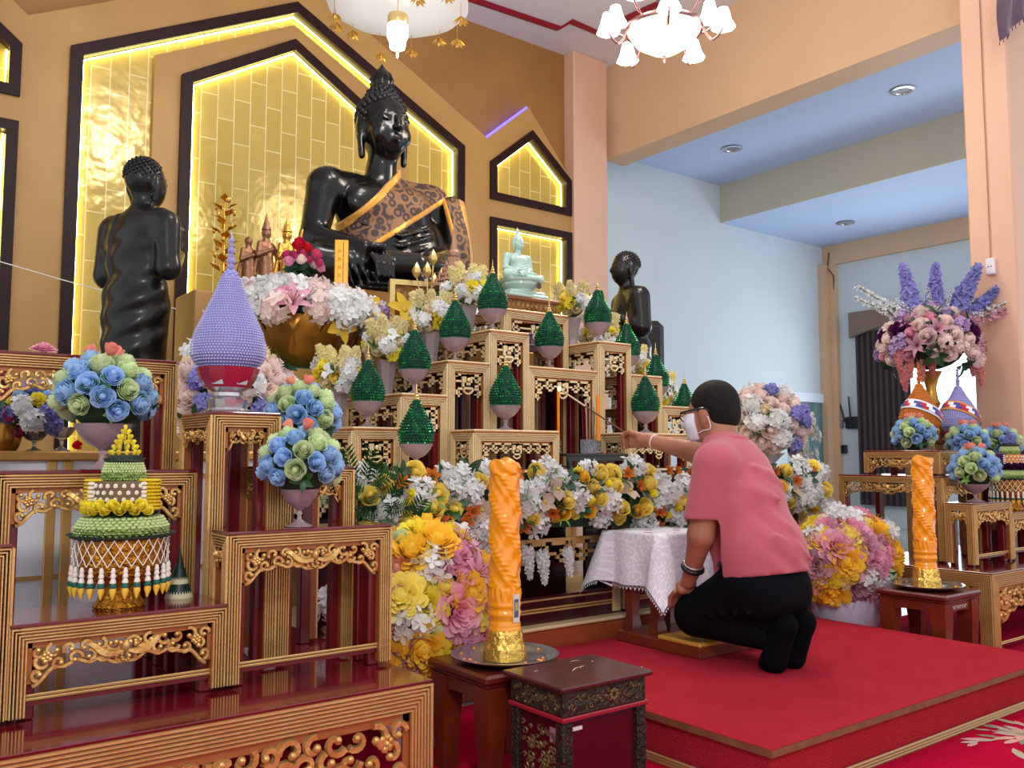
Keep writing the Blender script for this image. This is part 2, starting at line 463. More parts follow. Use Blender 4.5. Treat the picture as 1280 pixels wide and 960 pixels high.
for k in range(2):
    for i in range(5): mb.box((s.x-.05+.028*i,7.3645,s.z-.02+.035*k),(s.x-.032+.028*i,7.3655,s.z-.008+.035*k))
mb.build('notice_lettering', mat('brown_ink', (110,70,40), .6), dr)

# window in the right wall: bright panes, frame, brown pelmet, dark curtain
wf = MB()
for y in (W['y0'], 5.2, 5.85, W['y1']-.06): wf.box((11.4,y,W['z0']),(11.46,y+.06,W['z1']))
wf.box((11.4,W['y0'],W['z0']),(11.46,W['y1'],W['z0']+.06)).box((11.4,W['y0'],W['z1']-.06),(11.46,W['y1'],W['z1']))
wo = struct('window_1', wf, mat('aluminium_frame', (170,196,220), .3, .3))
MB().box((11.47,W['y0'],W['z0']),(11.48,W['y1'],W['z1'])).build('pane', mat('daylit_pane', (235,250,250), .2, emit=(226,246,255), es=2.6, var=((200,235,225), 1.5)), wo)
M_cur = mat('dark_curtain', (52,36,42), .6, sheen=.3)
def drape(y0, y1, x, z0, z1, folds, amp, gather=1.0):
    vs = []; fs = []; n = folds*8; m = 8
    for j in range(m+1):
        v = j/m; z = z0+(z1-z0)*v
        for i in range(n+1):
            u = i/n; y = y0+(y1-y0)*(.5+(u-.5)*(gather+(1-gather)*abs(v-.35)/.65))
            vs.append((x+amp*math.sin(u*folds*2*PI), y, z))
    for j in range(m):
        for i in range(n): a = j*(n+1)+i; fs.append((a,a+1,a+n+2,a+n+1))
    return MB().add(vs, fs)
ct = thing('window_curtain', 'dark brown curtain hanging beside the bright aisle window', 'curtain', (0,0,0))
drape(6.1, 6.88, 11.28, .3, 2.7, 9, .03).build('cloth', M_cur, ct, 180)
pv = []
n = 24
for i in range(n+1):
    u = i/n; pv.append((6.93-u*2.3, 2.62-.0*u+.16*math.sin(PI*min(1,u*1.0))*1.2))
poly = [(6.93,2.98)] + [(p[0],p[1]) for p in pv] + [(4.63,2.98)]
MB().prism(list(reversed(poly)), 11.2, 11.26, 'x').build('pelmet', mat('taupe_fabric', (126,104,92), .7), ct)

# downlights
for i, (px, py, z, lab) in enumerate(((1128,112,4.52,'recessed downlight nearest to the near pillar'),(915,185,4.52,'recessed downlight by the white aisle wall'),(1057,278,4.02,'recessed downlight in the lower aisle ceiling'))):
    p = at(px, py, Z=z); t = thing('downlight', lab, 'light', (p.x,p.y,z-.002))
    MB().lathe([(.10,0),(.115,-.012),(.085,-.016),(.08,-.004)], seg=20, cap=False).build('ring', mat('chrome', (200,205,210), .2, .9), t)
    MB().lathe([(.02,.0),(.08,-.004)], seg=20).build('lens', mat('dim_lens', (120,130,150), .3), t)

# router, cables and socket on the right wall next to the corner
p = at(1068,527,X=11.38)
t = thing('router', 'black wireless router with four aerials on the wall beside the dark curtain', 'router', (11.385,p.y,p.z), -PI/2)
M_blk = mat('black_plastic', (22,22,26), .4)
MB().bbox((-.13,-.05,-.1),(.13,.014,.07),.02).build('body', M_blk, t)
for dx, tl in ((-.14,-.1),(-.05,-.02),(.08,.02),(.15,.11)):
    MB().tube([(dx,-.02,.0),(dx+tl*.4,-.02,.16),(dx+tl,-.02,.36)], [.014,.012,.009], 6).build('aerial', M_blk, t)
p = at(1050,530,X=11.38)
t = thing('cable_box', 'small grey junction box with black plugs left of the router', 'junction box', (11.385,p.y,p.z), -PI/2)
MB().bbox((-.05,-.04,-.06),(.05,.014,.06),.01).build('box', mat('grey_plastic', (120,124,130), .5), t)
for q in ((-.09,-.36,-.02,-.22),(.03,-.42,.10,-.3)): MB().bbox((q[0],-.05,q[1]),(q[2],.014,q[3]),.01).build('plug', M_blk, t)
q = [at(x,y,X=11.31) for x,y in ((1036,316),(1034,335),(1042,345))] + [at(x,y,X=11.385) for x,y in ((1043,420),(1045,500),(1048,524))]
tag(MB().tube(q, .009, 5).build('wall_cable', mat('cable_grey', (70,60,56), .5)), 'thin dark cable running down the corner to the router', 'cable')
# switch plate and cable on the near pillar
p = at(1238,333,X=6.0)
t = thing('wall_switch', 'white switch box on the peach near pillar', 'switch', (6.018,p.y,p.z))
MB().bbox((-.028,-.03,-.055),(.002,.03,.055),.006).build('plate', mat('white_plastic', (226,222,230), .35), t)
MB().box((-.0295,-.012,-.006),(-.028,-.004,.002)).box((-.0295,.004,-.006),(-.028,.012,.002)).build('socket_hole', M_blk, t)
q = [at(x,y,X=6.012) for x,y in ((1224,-6),(1229,120),(1234,230),(1238,322))]
tag(MB().tube(q, .0035, 5).build('pillar_cable', mat('peach_cable', (170,120,95), .5)), 'thin cable running down the near pillar to the switch', 'cable')

# purple swag hanging in the upper right corner
sw = thing('fabric_swag', 'purple fringed swag hanging beside the near pillar', 'swag', (0,0,0))
vs = []; fs = []; n = 14; bot = []
for i in range(n+1):
    u = i/n; a = at(1249+u*70, -30, Y=2.42); b = at(1250+u*70, 52-75*u, Y=2.40)
    for j in range(7):
        v = j/6; q = a.lerp(b, v); q.y += .02*math.sin(u*22+v*3); vs.append(tuple(q))
    bot.append(Vector(vs[-1]))
for i in range(n):
    for j in range(6): k = i*7+j; fs.append((k,k+7,k+8,k+1))
MB().add(vs, fs).build('cloth', mat('purple_velvet', (74,30,62), .6, sheen=.5), sw, 180)
mb = MB()
for i in range(n):
    for t_ in (0,.5):
        q = bot[i].lerp(bot[i+1], t_); mb.tube([q, q+Vector((.001,0,-.022))], [.002,.0035], 4)
mb.build('fringe', mat('purple_thread', (88,44,70), .7), sw)

# carpet and dais
rug = thing('floor_carpet', 'crimson carpet with pale flower sprays covering the floor', 'carpet', (0,0,0))
MB().box((-.6,-.9,.001),(6.9,2.88,.012)).build('pile', mat('crimson_carpet', (184,8,52), .95, bump=(140,.4), var=((170,6,44), 5), spec=.05), rug)
rr = random.Random(3)
def spray(cx, cy, n, R):
    for k in range(n):
        a = rr.uniform(0,2*PI); d = rr.uniform(0,R); ang = a+rr.uniform(-.5,.5); l = rr.uniform(.03,.06); w = l*.28
        x, y = cx+d*math.cos(a)*1.8, cy+d*math.sin(a); c, s_ = math.cos(ang), math.sin(ang); z = .0126+k*2e-5
        P = [(-l,0),(-l*.3,w),(l*.5,w*.8),(l,0),(l*.5,-w*.8),(-l*.3,-w)]
        mb.add([(x+u*c-v*s_, y+u*s_+v*c, z) for u, v in P], [tuple(range(6))], k % 3)
M_mot = [mat('motif_grey', (176,160,140), .95), mat('motif_olive', (140,128,96), .95), mat('motif_rose', (206,150,140), .95)]
for cx, cy in ((3.3,1.42),(3.95,1.25),(4.4,1.15),(4.6,1.75),(5.0,1.35),(2.5,1.0),(1.2,.9)):
    mb = MB(); spray(cx, cy, 70, .16); mb.build('carpet_motif', M_mot, rug, 0)

dz = .17; X0, X1, Y0, Y1 = 2.09, 3.92, 1.57, 2.90
da = thing('dais', 'low red carpeted platform with wooden edging before the altar', 'platform', (0,0,0))
MB().bbox((X0,Y0,.012),(X1,Y1,dz-.028),.002).build('riser', M_red, da)
M_dw = mat('worn_wood_edge', (140,92,66), .5, var=((110,70,48), 20))
e = .014
mb = MB().box((X0-e,Y0-e,dz-.028),(X1+e,Y1,dz-.008))
mb.build('edge_molding', M_dw, da)
vs = []
for o_, z in ((e-.002,dz-.012),(e-.001,dz-.006),(-.035,dz)): vs += [(X0-o_,Y0-o_,z),(X1+o_,Y0-o_,z),(X1+o_,Y1,z),(X0-o_,Y1,z)]
fs = [(j*4+k,j*4+(k+1)%4,j*4+4+(k+1)%4,j*4+4+k) for j in (0,1) for k in range(4)]+[(8,9,10,11)]
MB().add(vs, fs).build('carpet_top', M_red, da, 0)
mb = MB()
for k in range(3):
    mb.tube([(X0-.008,Y1,.018+.009*k),(X0-.008,Y0-.008,.018+.009*k),(X1+.008,Y0-.008,.018+.009*k),(X1+.008,Y1,.018+.009*k)], .006, 5)
mb.build('base_molding', mat('antique_gold_edge', (176,140,96), .45, .3), da)
# ---------------------------------------------------------------- offering tables
M_rib = mat('table_gold', (228,186,122), .34, .5, bump=(90,.12), var=((208,160,96), 14))
M_ribp = mat('table_pale_gold', (244,220,176), .4, .22, bump=(60,.15), var=((228,198,148), 10))
M_groove = mat('table_groove', (156,88,52), .45, .2)
M_grooveP = mat('table_groove_pale', (150,100,58), .5, .2)
M_lacq = mat('red_lacquer', (112,16,30), .13, coat=.5, var=((92,10,22), 4))
M_redin = mat('red_lacquer_leg', (106,10,18), .3, coat=.2)
M_carve = mat('carved_gilding', (232,190,118), .3, .6, bump=(60,.2), var=((198,146,80), 30))
M_strip = mat('reddish_gilding', (172,104,58), .45, .35)
FR = lambda x, y, z: Matrix.Translation((x,y,z))                                  # front face: u -> +x, outwards -y
LS = lambda x, y, z: Matrix.Translation((x,y,z)) @ Matrix.Rotation(-PI/2, 4, 'Z')  # left face: u runs from back to front (-y), outwards -x
RS = lambda x, y, z: Matrix.Translation((x,y,z)) @ Matrix.Rotation(PI/2, 4, 'Z')   # right face
def ribbed(mb, w, h, bw, n, foot, M, depth=.006, thick=.02):
    prof = []; e = bw/n
    for i in range(n):
        u = i*e; prof += [(u,0,1),(u+.14*e,.0,0),(u+.3*e,-depth,0),(u+.68*e,-depth,0),(u+.84*e,.0,1)]
    prof.append((bw,0,1))
    prof = [(0,thick,0)] + prof + [(bw,thick,0)]
    vs = []; fs = []; mi = []
    for u, y, m in prof: vs += [(u,y,foot),(u,y,h-u),(w-u,y,h-u),(w-u,y,foot)]
    for i in range(len(prof)-1):
        for k in range(3): fs.append((i*4+k, i*4+k+1, i*4+k+5, i*4+k+4)); mi.append(prof[i][2])
    mb.add(vs, fs, mi, M)
def cat_rom(pts, n=5):
    out = []; P = [Vector(p) for p in pts]; P = [2*P[0]-P[1]] + P + [2*P[-1]-P[-2]]
    for i in range(1, len(P)-2):
        for k in range(n):
            t = k/n; a, b, c, d = P[i-1:i+3]
            out.append(.5*((2*b)+(c-a)*t+(2*a-5*b+4*c-d)*t*t+(3*b-3*c+d-a)*t**3))
    out.append(P[-2]); return out
def scroll_apron(mb, w, h, M, fine=True):
    L = w/2; r = h*.06; sg = 5
    low = lambda u: -h*(.50+.5*max(0,1-u*2.6*L/max(L,1e-6)*.9)**2 + (.18*max(0,(u-.78)/.22) if L > 1.2*h else .1*u))
    for s in (1,-1):
        X = lambda u: L+s*(u-1)*L
        vine = cat_rom([(X(0.015),0,-h*.98)] + [(X(u),-.004,low(u)+h*.05*(1 if i%2 else -1)) for i,u in enumerate(np.linspace(.08,1,max(6,int(L/h*4))))], 4)
        mb.tube(vine, r*1.1, sg, 0, M, up=(0,1,0))
        n = max(2, round(L/(h*.36)))
        for i in range(n):
            u = (i+.5)/n; lo = low(u); rows = 3 if lo < -.75*h else 2
            for k in range(rows):
                cz = lo*(k+.55)/rows; R = h*(.17 if (i+k) % 2 else .14); cx = X(u)+s*(h*.06 if k % 2 else -h*.06)
                a0 = (i*1.9+k*2.4) % (2*PI); dr = 1 if (i+k) % 2 else -1; pts = []; rad = []
                for q in range(11):
                    t = q/10; rr = R*(1.15-.85*t); a = a0+dr*s*t*4.6
                    pts.append((cx+rr*math.cos(a), -.004-.006*t, cz+rr*math.sin(a))); rad.append(r*(1.15-.35*t)*(1.3 if q == 10 else 1))
                mb.tube(pts, rad, sg, 0, M, up=(0,1,0))
                mb.ball((pts[-1][0],-.012,pts[-1][2]), r*1.15, 6, 4, 0, M)
        # leaf rosette near the corner
        cx, cz = X(min(.16, h*.32/L)), -h*.3
        for k in range(6):
            a = k*PI/3+.3; mb.ball((cx+h*.085*math.cos(a), -.010, cz+h*.085*math.sin(a)), (h*.07,.006,h*.07), 6, 4, 0, M)
        mb.ball((cx,-.014,cz), h*.05, 6, 4, 0, M)
        # wing of the central motif
        sp = min(.42, h*1.1/L)
        wing = cat_rom([(X(1-sp),-.004,-h*.10),(X(1-sp*.85),-.008,-h*.14),(X(1-sp*.6),-.012,-h*.34),(X(1-sp*.3),-.014,-h*.40),(X(1-.02),-.014,-h*.34)], 4)
        nn = len(wing); mb.tube(wing, [r*(.7+1.3*math.sin(PI*min(1,(i+.5)/nn*1.0))) for i in range(nn)], sg, 0, M, up=(0,1,0))
    mb.ball((L,-.014,-h*.24), (h*.1,.012,h*.17), 8, 6, 0, M)
    for k in (-1,1):
        for q in (1,2,3): mb.ball((L+k*h*.12*q,-.010,-h*(.17-.01*q)), (h*.065,.007,h*.075), 6, 4, 0, M)
    for k in range(5):
        a = PI+k*PI/4; mb.ball((L+h*.09*math.cos(a), -.012, -h*.52+h*.09*math.sin(a)), (h*.055,.007,h*.055), 6, 4, 0, M)
def key_apron(mb, w, h, M):
    t = h*.11; y0, y1 = -.004, .006
    bar = lambda a, b, c, d: mb.box((min(a,c),y0,min(b,d)),(max(a,c),y1,max(b,d)),0,M)
    s = h*.62
    def hook(x, z, s, m):          # squared spiral, m mirrors it
        X = lambda u: x+(u if m > 0 else s-u)
        bar(X(0),z,X(s),z-t); bar(X(0),z,X(t),z-s); bar(X(0),z-s+t,X(s*.75),z-s); bar(X(s*.75-t),z-s,X(s*.75),z-s*.38); bar(X(s*.38),z-s*.38,X(s*.75),z-s*.38-t)
    cw = h*.8; avail = (w-cw)/2; n = max(1, int(avail/(s*1.08))); step = avail/n
    for k in range(n):
        hook(k*step+step*.04, 0, step*.86 if n == 1 and step < s else s, 1); hook(w-k*step-step*.04-s, 0, s, -1)
        bar(k*step, -s*.5, k*step+step, -s*.5-t*.8); bar(w-k*step-step, -s*.5, w-k*step, -s*.5-t*.8)
    hook(0, -s*1.05, s*.72, 1); hook(w-s*.72, -s*1.05, s*.72, -1)
    c = w/2; g = cw/2*.86
    for q in (1,.66): bar(c-g*q,-.02*h,c+g*q,-.02*h-t); bar(c-g*q,-s*q,c+g*q,-s*q-t); bar(c-g*q,0,c-g*q+t,-s*q-t); bar(c+g*q-t,0,c+g*q,-s*q-t)
    mb.ball((c,-.008,-s*.45), (h*.11,.008,h*.11), 8, 5, 0, M)
    mb.tube([(c+g*.8*math.cos(a),0,-s-t*.5-h*.26*math.sin(a)) for a in np.linspace(0,PI,9)], t*.5, 5, 0, M, up=(0,1,0))
def table(label, x0, x1, y0, y1, z0, z1, style='scroll', bw=.034, n=5, ah=.07, rail=True, group=None, sides=True, rearlegs=True, name='offering_table', cat='table'):
    T = thing(name, label, cat, ((x0+x1)/2, (y0+y1)/2, z0), 0, group)
    w, d, h = x1-x0, y1-y0, z1-z0; a, b = -w/2, -d/2; key = style == 'key'
    g0, g1 = (M_ribp, M_grooveP) if key else (M_rib, M_groove)
    tt = .016 if key else .008
    mb = MB()
    if key:
        o = .003; mb.bbox((a-o,b-o,h-tt*.55),(-a+o,-b+o,h),.003,0); mb.box((a-o*.5,b-o*.5,h-tt),(-a+o*.5,-b+o*.5,h-tt*.55),1)
        mb.build('tabletop', [g0, M_strip], T)
    else: mb.bbox((a-.002,b-.002,h-tt),(-a+.002,-b+.002,h),.002).build('tabletop', M_lacq, T)
    hh = h-tt; foot = .012
    mb = MB(); ribbed(mb, w, hh, bw, n, foot, FR(a,b,0)); mb.build('front_frame', [g0, g1], T, 30)
    if sides:
        mb = MB(); ribbed(mb, d, hh, min(bw,d*.3), n, foot, LS(a,-b,0)); mb.build('side_frame', [g0, g1], T, 30)
        mb = MB(); ribbed(mb, d, hh, min(bw,d*.3), n, foot, RS(-a,b,0)); mb.build('side_frame', [g0, g1], T, 30)
    st = bw*.35
    mb = MB().box((a+bw,b+.006,hh-bw-st),(-a-bw,b+.014,hh-bw),1).box((a+bw,b+.006,hh-bw-ah),(a+bw+st*.8,b+.014,hh-bw),1).box((-a-bw-st*.8,b+.006,hh-bw-ah),(-a-bw,b+.014,hh-bw),1)
    fn = key_apron if key else scroll_apron
    fn(mb, w-2*bw-2*st*.8, ah, FR(a+bw+st*.8, b+.008, hh-bw-st*.6))
    mb.build('front_apron', [g0 if key else M_carve, M_strip], T, 50)
    if sides and d > .1:
        sb = min(bw,d*.3); mb = MB(); fn(mb, d-2*sb, min(ah, (d-2*sb)*.9), LS(a+.008, -b-sb, hh-bw-.003)); mb.build('side_apron', [g0 if key else M_carve, M_strip], T, 50)
    lw = min(.03, bw*.8)
    for sx in (0,1):
        for sy in (0,1):
            xa = a+.004 if sx == 0 else -a-.004-lw*1.2; ya = b+.021 if sy == 0 else -b-.006-lw*1.2
            if sides: xa += .017 if sx == 0 else -.017
            MB().bbox((xa,ya,0),(xa+lw*1.2,ya+lw*1.2,hh),.003).build('leg', M_redin, T)
    if rail:
        zr = min(.05, h*.22)
        mb = MB().box((a+bw,b+.012,zr-.014),(-a-bw,b+.022,zr+.008),1)
        for k in (0,1): mb.tube([(a+bw*.9,b+.01,zr+.008*k),(-a-bw*.9,b+.01,zr+.008*k)], .0036, 6, 0)
        mb.build('stretcher', [g0, M_redin], T)
    return T
GL = 'stepped gilt tables on the left'; GC = 'stepped gilt tables of the central altar'; GR = 'stepped gilt tables on the right'
# left group
table('long lowest gilt table with red lacquer top filling the lower left corner', -.155, 1.235, 1.965, 2.86, 0, .40, bw=.064, n=7, ah=.16, group=GL)
table('small gilt table under the green and yellow garland tray', .308, .772, 2.175, 2.405, .40, .609, ah=.088, group=GL)
table('gilt table carrying the blue and green rose bouquet nearest the orange candle at left', .774, 1.228, 2.175, 2.30, .40, .782, ah=.085, group=GL)
table('gilt table cut by the left edge of the photo, beside the garland tray', -.15, .304, 2.175, 2.30, .40, .782, ah=.085, group=GL)
table('tall gilt table behind the garland tray, carrying a large blue rose bouquet', .297, .765, 2.42, 2.58, .40, .934, ah=.085, rail=False, group=GL)
table('highest gilt table on the far left in front of the standing black statue', .27, .768, 2.63, 2.80, .40, 1.246, ah=.085, rail=False, group=GL)
table('narrow gilt table carrying the lavender beaded cone', .778, .962, 2.33, 2.60, .40, 1.088, ah=.055, rail=False, group=GL)
table('gilt table under the blue rose bouquet closest to the central altar', .966, 1.19, 2.33, 2.60, .40, .94, ah=.055, rail=False, group=GL)
# central altar: base and two long tables, then the stepped ones
M_base = mat('orange_wood_plinth', (176,84,50), .3, coat=.3, var=((140,60,36), 5))
pl = thing('altar_plinth', 'low orange wood plinth under the long central altar tables', 'plinth', (XC,3.5,0))
MB().bbox((-1.45,-.55,0),(1.45,.58,.235),.004).build('body', M_base, pl)
MB().bbox((-1.46,-.56,.235),(1.46,.58,.25),.004).build('top_edge', M_ribp, pl)
M_drk = mat('dark_maroon_lacquer', (56,12,18), .25, coat=.3)
for x0, x1, lab in ((1.50,2.905,'long carved altar table behind the flower garland, left half'),(2.935,4.34,'long carved altar table behind the kneeling man, right half')):
    T = table(lab, x0, x1, 3.0, 4.05, .25, .906, 'key', bw=.05, n=5, ah=.17, group=GC, rail=False)
    w = x1-x0
    for zr in (.02,.055,.10,.135): pass
    mb = MB()
    for zr in (.05,.062,.10): mb.tube([(-w/2+.04,-.522,zr),(w/2-.04,-.522,zr)], .0045, 6, 0)
    mb.box((-w/2+.04,-.518,.0),(w/2-.04,-.49,.115),1)
    mb.build('stretcher', [M_rib, M_drk], T)
    mb = MB(); key_apron(mb, w-.14, .15, FR(-w/2+.07,-.51,.345)); mb.box((-w/2+.05,-.514,.345),(w/2-.05,-.50,.36)); mb.build('lower_fretwork', M_rib, T)
    MB().box((-w/2+.05,-.2,.0),(w/2-.05,-.18,.60)).build('back_panel', M_drk, T)
CT = dict(bw=.036, n=5, ah=.1, rail=False, group=GC)
sx = [1.728, 1.966, 2.208, 2.448, 2.686]; zz = [1.095, 1.25, 1.413, 1.577]
nm = ['lowest', 'second', 'third', 'top']
for i in range(4):
    table('gilt fretwork table, %s step of the left flight below the black statue' % nm[i], sx[i]+.003, sx[i+1]-.003, 3.4, 3.95, .906, zz[i], 'key', **CT)
    table('gilt fretwork table, %s step of the right flight beside the kneeling man' % nm[i], XR-sx[i+1]+.003, XR-sx[i]-.003, 3.4, 3.95, .906, zz[i], 'key', **CT)
table('gilt fretwork table at the centre of the altar, below the pale green statue', 2.69, 3.15, 3.41, 3.60, .906, 1.416, 'key', **CT)
table('highest central gilt table carrying the pale green seated statue', 2.706, 3.132, 3.622, 4.1, .906, 1.735, 'key', **CT)
table('low gilt fretwork table in front, left of the black tray', 2.214, 2.697, 3.19, 3.375, .906, 1.088, 'key', **dict(CT, ah=.075))
table('low gilt fretwork table in front, right of the black tray', XR-2.697, XR-2.214, 3.19, 3.375, .906, 1.088, 'key', **dict(CT, ah=.075))
# dark red screen closing the inside of the altar
mb = MB().box((1.75,4.0,.906),(4.09,4.02,1.08)).box((2.22,4.0,1.08),(3.62,4.02,1.4))
o = mb.build('altar_back_screen', M_drk); tag(o, 'dark maroon screen closing the back of the stepped altar tables', 'screen')
# right group
table('long lowest gilt table on the right behind the right orange candle', 4.49, 6.0, 2.055, 2.82, 0, .40, bw=.064, n=7, ah=.16, group=GR)
table('gilt table standing right behind the right orange candle', 4.665, 5.10, 2.215, 2.36, .40, .726, ah=.085, group=GR)
table('long side-facing gilt table left of the right orange candle', 4.70, 5.12, 2.385, 3.0, .40, .862, ah=.085, rail=False, group=GR)
table('small gilt table raised under the leftmost blue bouquet on the right', 4.74, 5.06, 2.42, 2.86, .862, 1.0, ah=.08, rail=False, group=GR)
table('gilt table at the right edge under the purple banded offering tray', 5.14, 5.60, 2.24, 2.44, .40, .66, ah=.085, group=GR)
table('tall gilt table on the right carrying the orange and the lavender flag cones', 5.14, 5.97, 2.47, 2.80, .40, .96, ah=.085, rail=False, group=GR)
table('highest gilt table on the right carrying the tall flower stand', 5.5, 5.95, 2.84, 3.03, .0, 1.05, ah=.085, rail=False, group=GR)
# ---------------------------------------------------------------- flower heads (unit radius, facing +z, root at the origin)
R_ = random.Random(11)
def pmat(n, c, c2=None, r=.55):
    m = mat('petal_'+n, c, r, rnd=.12, var=(c2, 3, .3) if c2 else None, spec=.2); nt = m.node_tree; N = nt.nodes; L = nt.links
    b = N['Principled BSDF']; t = N.new('ShaderNodeBsdfTranslucent'); mx = N.new('ShaderNodeMixShader'); mx.inputs[0].default_value = .38   # light passes through thin petals
    lk = b.inputs['Base Color'].links; L.new(lk[0].from_socket, t.inputs['Color']); L.new(b.outputs[0], mx.inputs[1]); L.new(t.outputs[0], mx.inputs[2]); L.new(mx.outputs[0], N['Material Output'].inputs['Surface'])
    return m
P = dict(white=pmat('white', (246,246,246)), cream=pmat('cream', (246,232,198)), ivory=pmat('ivory', (250,240,196), (240,226,160)), yellow=pmat('yellow', (255,230,96), (255,238,150)), lemon=pmat('lemon', (252,236,84)),
 gold=pmat('deep_yellow', (255,204,56), (255,220,90)), orange=pmat('orange', (222,124,44), (196,92,34)), pink=pmat('pink', (240,150,184), (250,206,220)), rose=pmat('rose_pink', (228,92,140)),
 red=pmat('red', (216,36,64)), blush=pmat('blush', (250,226,218), (252,238,232)), peach=pmat('peach', (246,178,150)), coral=pmat('coral', (248,166,146)), blue=pmat('sky_blue', (168,206,244), (190,220,248)), lime=pmat('pale_green', (230,240,204), (216,234,176)),
 lilac=pmat('lilac', (196,170,214)), violet=pmat('violet', (146,144,214), (172,168,226)), plum=pmat('plum', (88,28,84)), magenta=pmat('magenta', (190,60,110)), salmon=pmat('salmon_pink', (230,152,148)), mauve=pmat('mauve', (214,160,184)), beige=pmat('beige', (214,190,168)))
M_leaf = mat('leaf_green', (44,96,44), .45, rnd=.25, var=((28,66,34), 8)); M_leafd = mat('leaf_dark', (26,56,34), .5, rnd=.2, var=((44,84,48), 9)); M_leafl = mat('leaf_light', (110,160,80), .45, rnd=.2)
M_core = mat('flower_core', (206,176,60), .7); M_stem = mat('stem_green', (70,104,52), .5)
def cup(mb, r, h, a0, da, curl, droop, mi=0, nx=4, ny=4, base=.3, z0=0):
    vs = []; fs = []
    for j in range(ny+1):
        t = j/ny
        for i in range(nx+1):
            e = -1+2*i/nx; a = a0+da*e*(.55+.45*math.sin(PI*min(1,t*1.2+.1)/1.15))
            tt = t*(1-.16*e*e*t); rr = r*(base+(1-base)*math.sin(tt*PI/2)) + curl*r*max(0,tt-.7)/.3*.25
            z = z0+h*tt - droop*max(0,tt-.75)/.25*h*.3 + .02*math.sin(e*7+a0*9)*t
            vs.append((rr*math.cos(a), rr*math.sin(a), z))
    for j in range(ny):
        for i in range(nx): k = j*(nx+1)+i; fs.append((k,k+1,k+nx+2,k+nx+1))
    mb.add(vs, fs, mi)
def blade(mb, L, wd, a, tilt, bend, mi=0, z0=0, nx=2, ny=4, tip=1.0, r0=0, ruf=0):   # petal leaving the axis at angle a, tilt from vertical, bending outwards
    vs = []; fs = []; th = tilt; x = r0; z = z0; ca, sa = math.cos(a), math.sin(a)
    for j in range(ny+1):
        t = j/ny; wj = wd*math.sin(PI*min(1,(t*.86+.1)**tip))*.5+.004
        for i in range(nx+1):
            e = -1+2*i/nx; rr = x - abs(e)*wj*.18*math.cos(th); y = e*wj; zz = z+abs(e)*wj*.35*math.sin(th)+ruf*math.sin(t*14+e*5+a*7)
            vs.append((rr*ca-y*sa, rr*sa+y*ca, zz))
        x += L/ny*math.sin(th); z += L/ny*math.cos(th); th += bend/ny
    for j in range(ny):
        for i in range(nx): k = j*(nx+1)+i; fs.append((k,k+1,k+nx+2,k+nx+1))
    mb.add(vs, fs, mi)
def rose_mb(bud=False):
    mb = MB(); a = 0
    rings = ((.13,.92,2,.95,.0,0),(.25,.93,3,.85,.05,.0),(.38,.90,3,.85,.12,.1),(.52,.84,4,.8,.2,.2),(.67,.74,4,.82,.3,.4),(.78,.60,5,.8,.40,.6),(.84,.42,5,.85,.45,.7))
    if bud: rings = ((.14,1.25,2,.9,.1,0),(.28,1.25,3,.9,.1,.1),(.42,1.2,3,.9,.1,.1),(.56,1.08,4,.85,.2,.2))
    mb.ball((0,0,.10 if not bud else .3), (.30,.30,.44), 8, 6)
    for k, (r, h, n, da, c, dr) in enumerate(rings):
        for i in range(n): cup(mb, r*R_.uniform(.95,1.05), h+.35, a+2*PI*i/n+R_.uniform(-.12,.12), PI/n*da*1.5, c, dr, 0, 4, 5, .5 if k < 5 else .62, -.7)
        a += .9
    return mb
def peony_mb():
    mb = MB()
    for r, h, n, c in ((.16,.85,4,.2),(.32,.9,6,.3),(.5,.85,7,.5),(.68,.72,8,.8),(.86,.52,8,1),(1.0,.3,8,1.2)):
        for i in range(n): cup(mb, r*R_.uniform(.9,1.08), h*R_.uniform(.85,1.1), 2*PI*i/n+R_.uniform(-.3,.3), PI/n*1.2, c, c, 0, 3, 3, .35, -.3)
    return mb
def ruffle_mb():
    mb = MB().ball((0,0,.1), (.4,.4,.4), 8, 6)
    for r, h, n in ((.2,.9,5),(.36,.92,7),(.52,.86,9),(.68,.76,10),(.82,.60,11),(.94,.40,11),(1.0,.18,11)):
        for i in range(n): cup(mb, r*R_.uniform(.88,1.1), h*R_.uniform(.85,1.12), 2*PI*i/n+R_.uniform(-.25,.25), PI/n*1.25, R_.uniform(.2,1.1), R_.uniform(0,.8), 0, 3, 3, .4, -.25)
    return mb
def dome_mb(n=30, fl=4, s=.46, up=1.3, star=False):
    mb = MB()
    for k in range(n):
        t = (k+.5)/n; z = 1-t*up; r = math.sqrt(max(0,1-z*z)); a = k*2.39996+R_.uniform(-.3,.3); d = Vector((r*math.cos(a), r*math.sin(a), z*.85))
        dd = (d+Vector((R_.uniform(-.45,.45),R_.uniform(-.45,.45),R_.uniform(-.3,.5)))).normalized()
        M = Matrix.Translation(d*R_.uniform(.55,1.0)) @ dd.to_track_quat('Z','Y').to_matrix().to_4x4() @ Matrix.Rotation(R_.uniform(0,2),4,'Z')
        ss = s*R_.uniform(.85,1.15)
        for i in range(fl):
            b = 2*PI*i/fl; c, s_ = math.cos(b), math.sin(b); w = ss*(.42 if star else .58)
            P_ = lambda u, v, z: (u*c+v*s_, u*s_-v*c, z)
            q = [P_(0,0,0),P_(ss*.5,w*.62,.10*ss),P_(ss*.92,w*.42,.22*ss),P_(ss*1.02,0,.16*ss),P_(ss*.92,-w*.42,.22*ss),P_(ss*.5,-w*.62,.10*ss),P_(ss*.55,0,-.02)]
            mb.add(q, [(0,1,6),(1,2,6),(2,3,6),(3,4,6),(4,5,6),(5,0,6)], 0, M)
    return mb
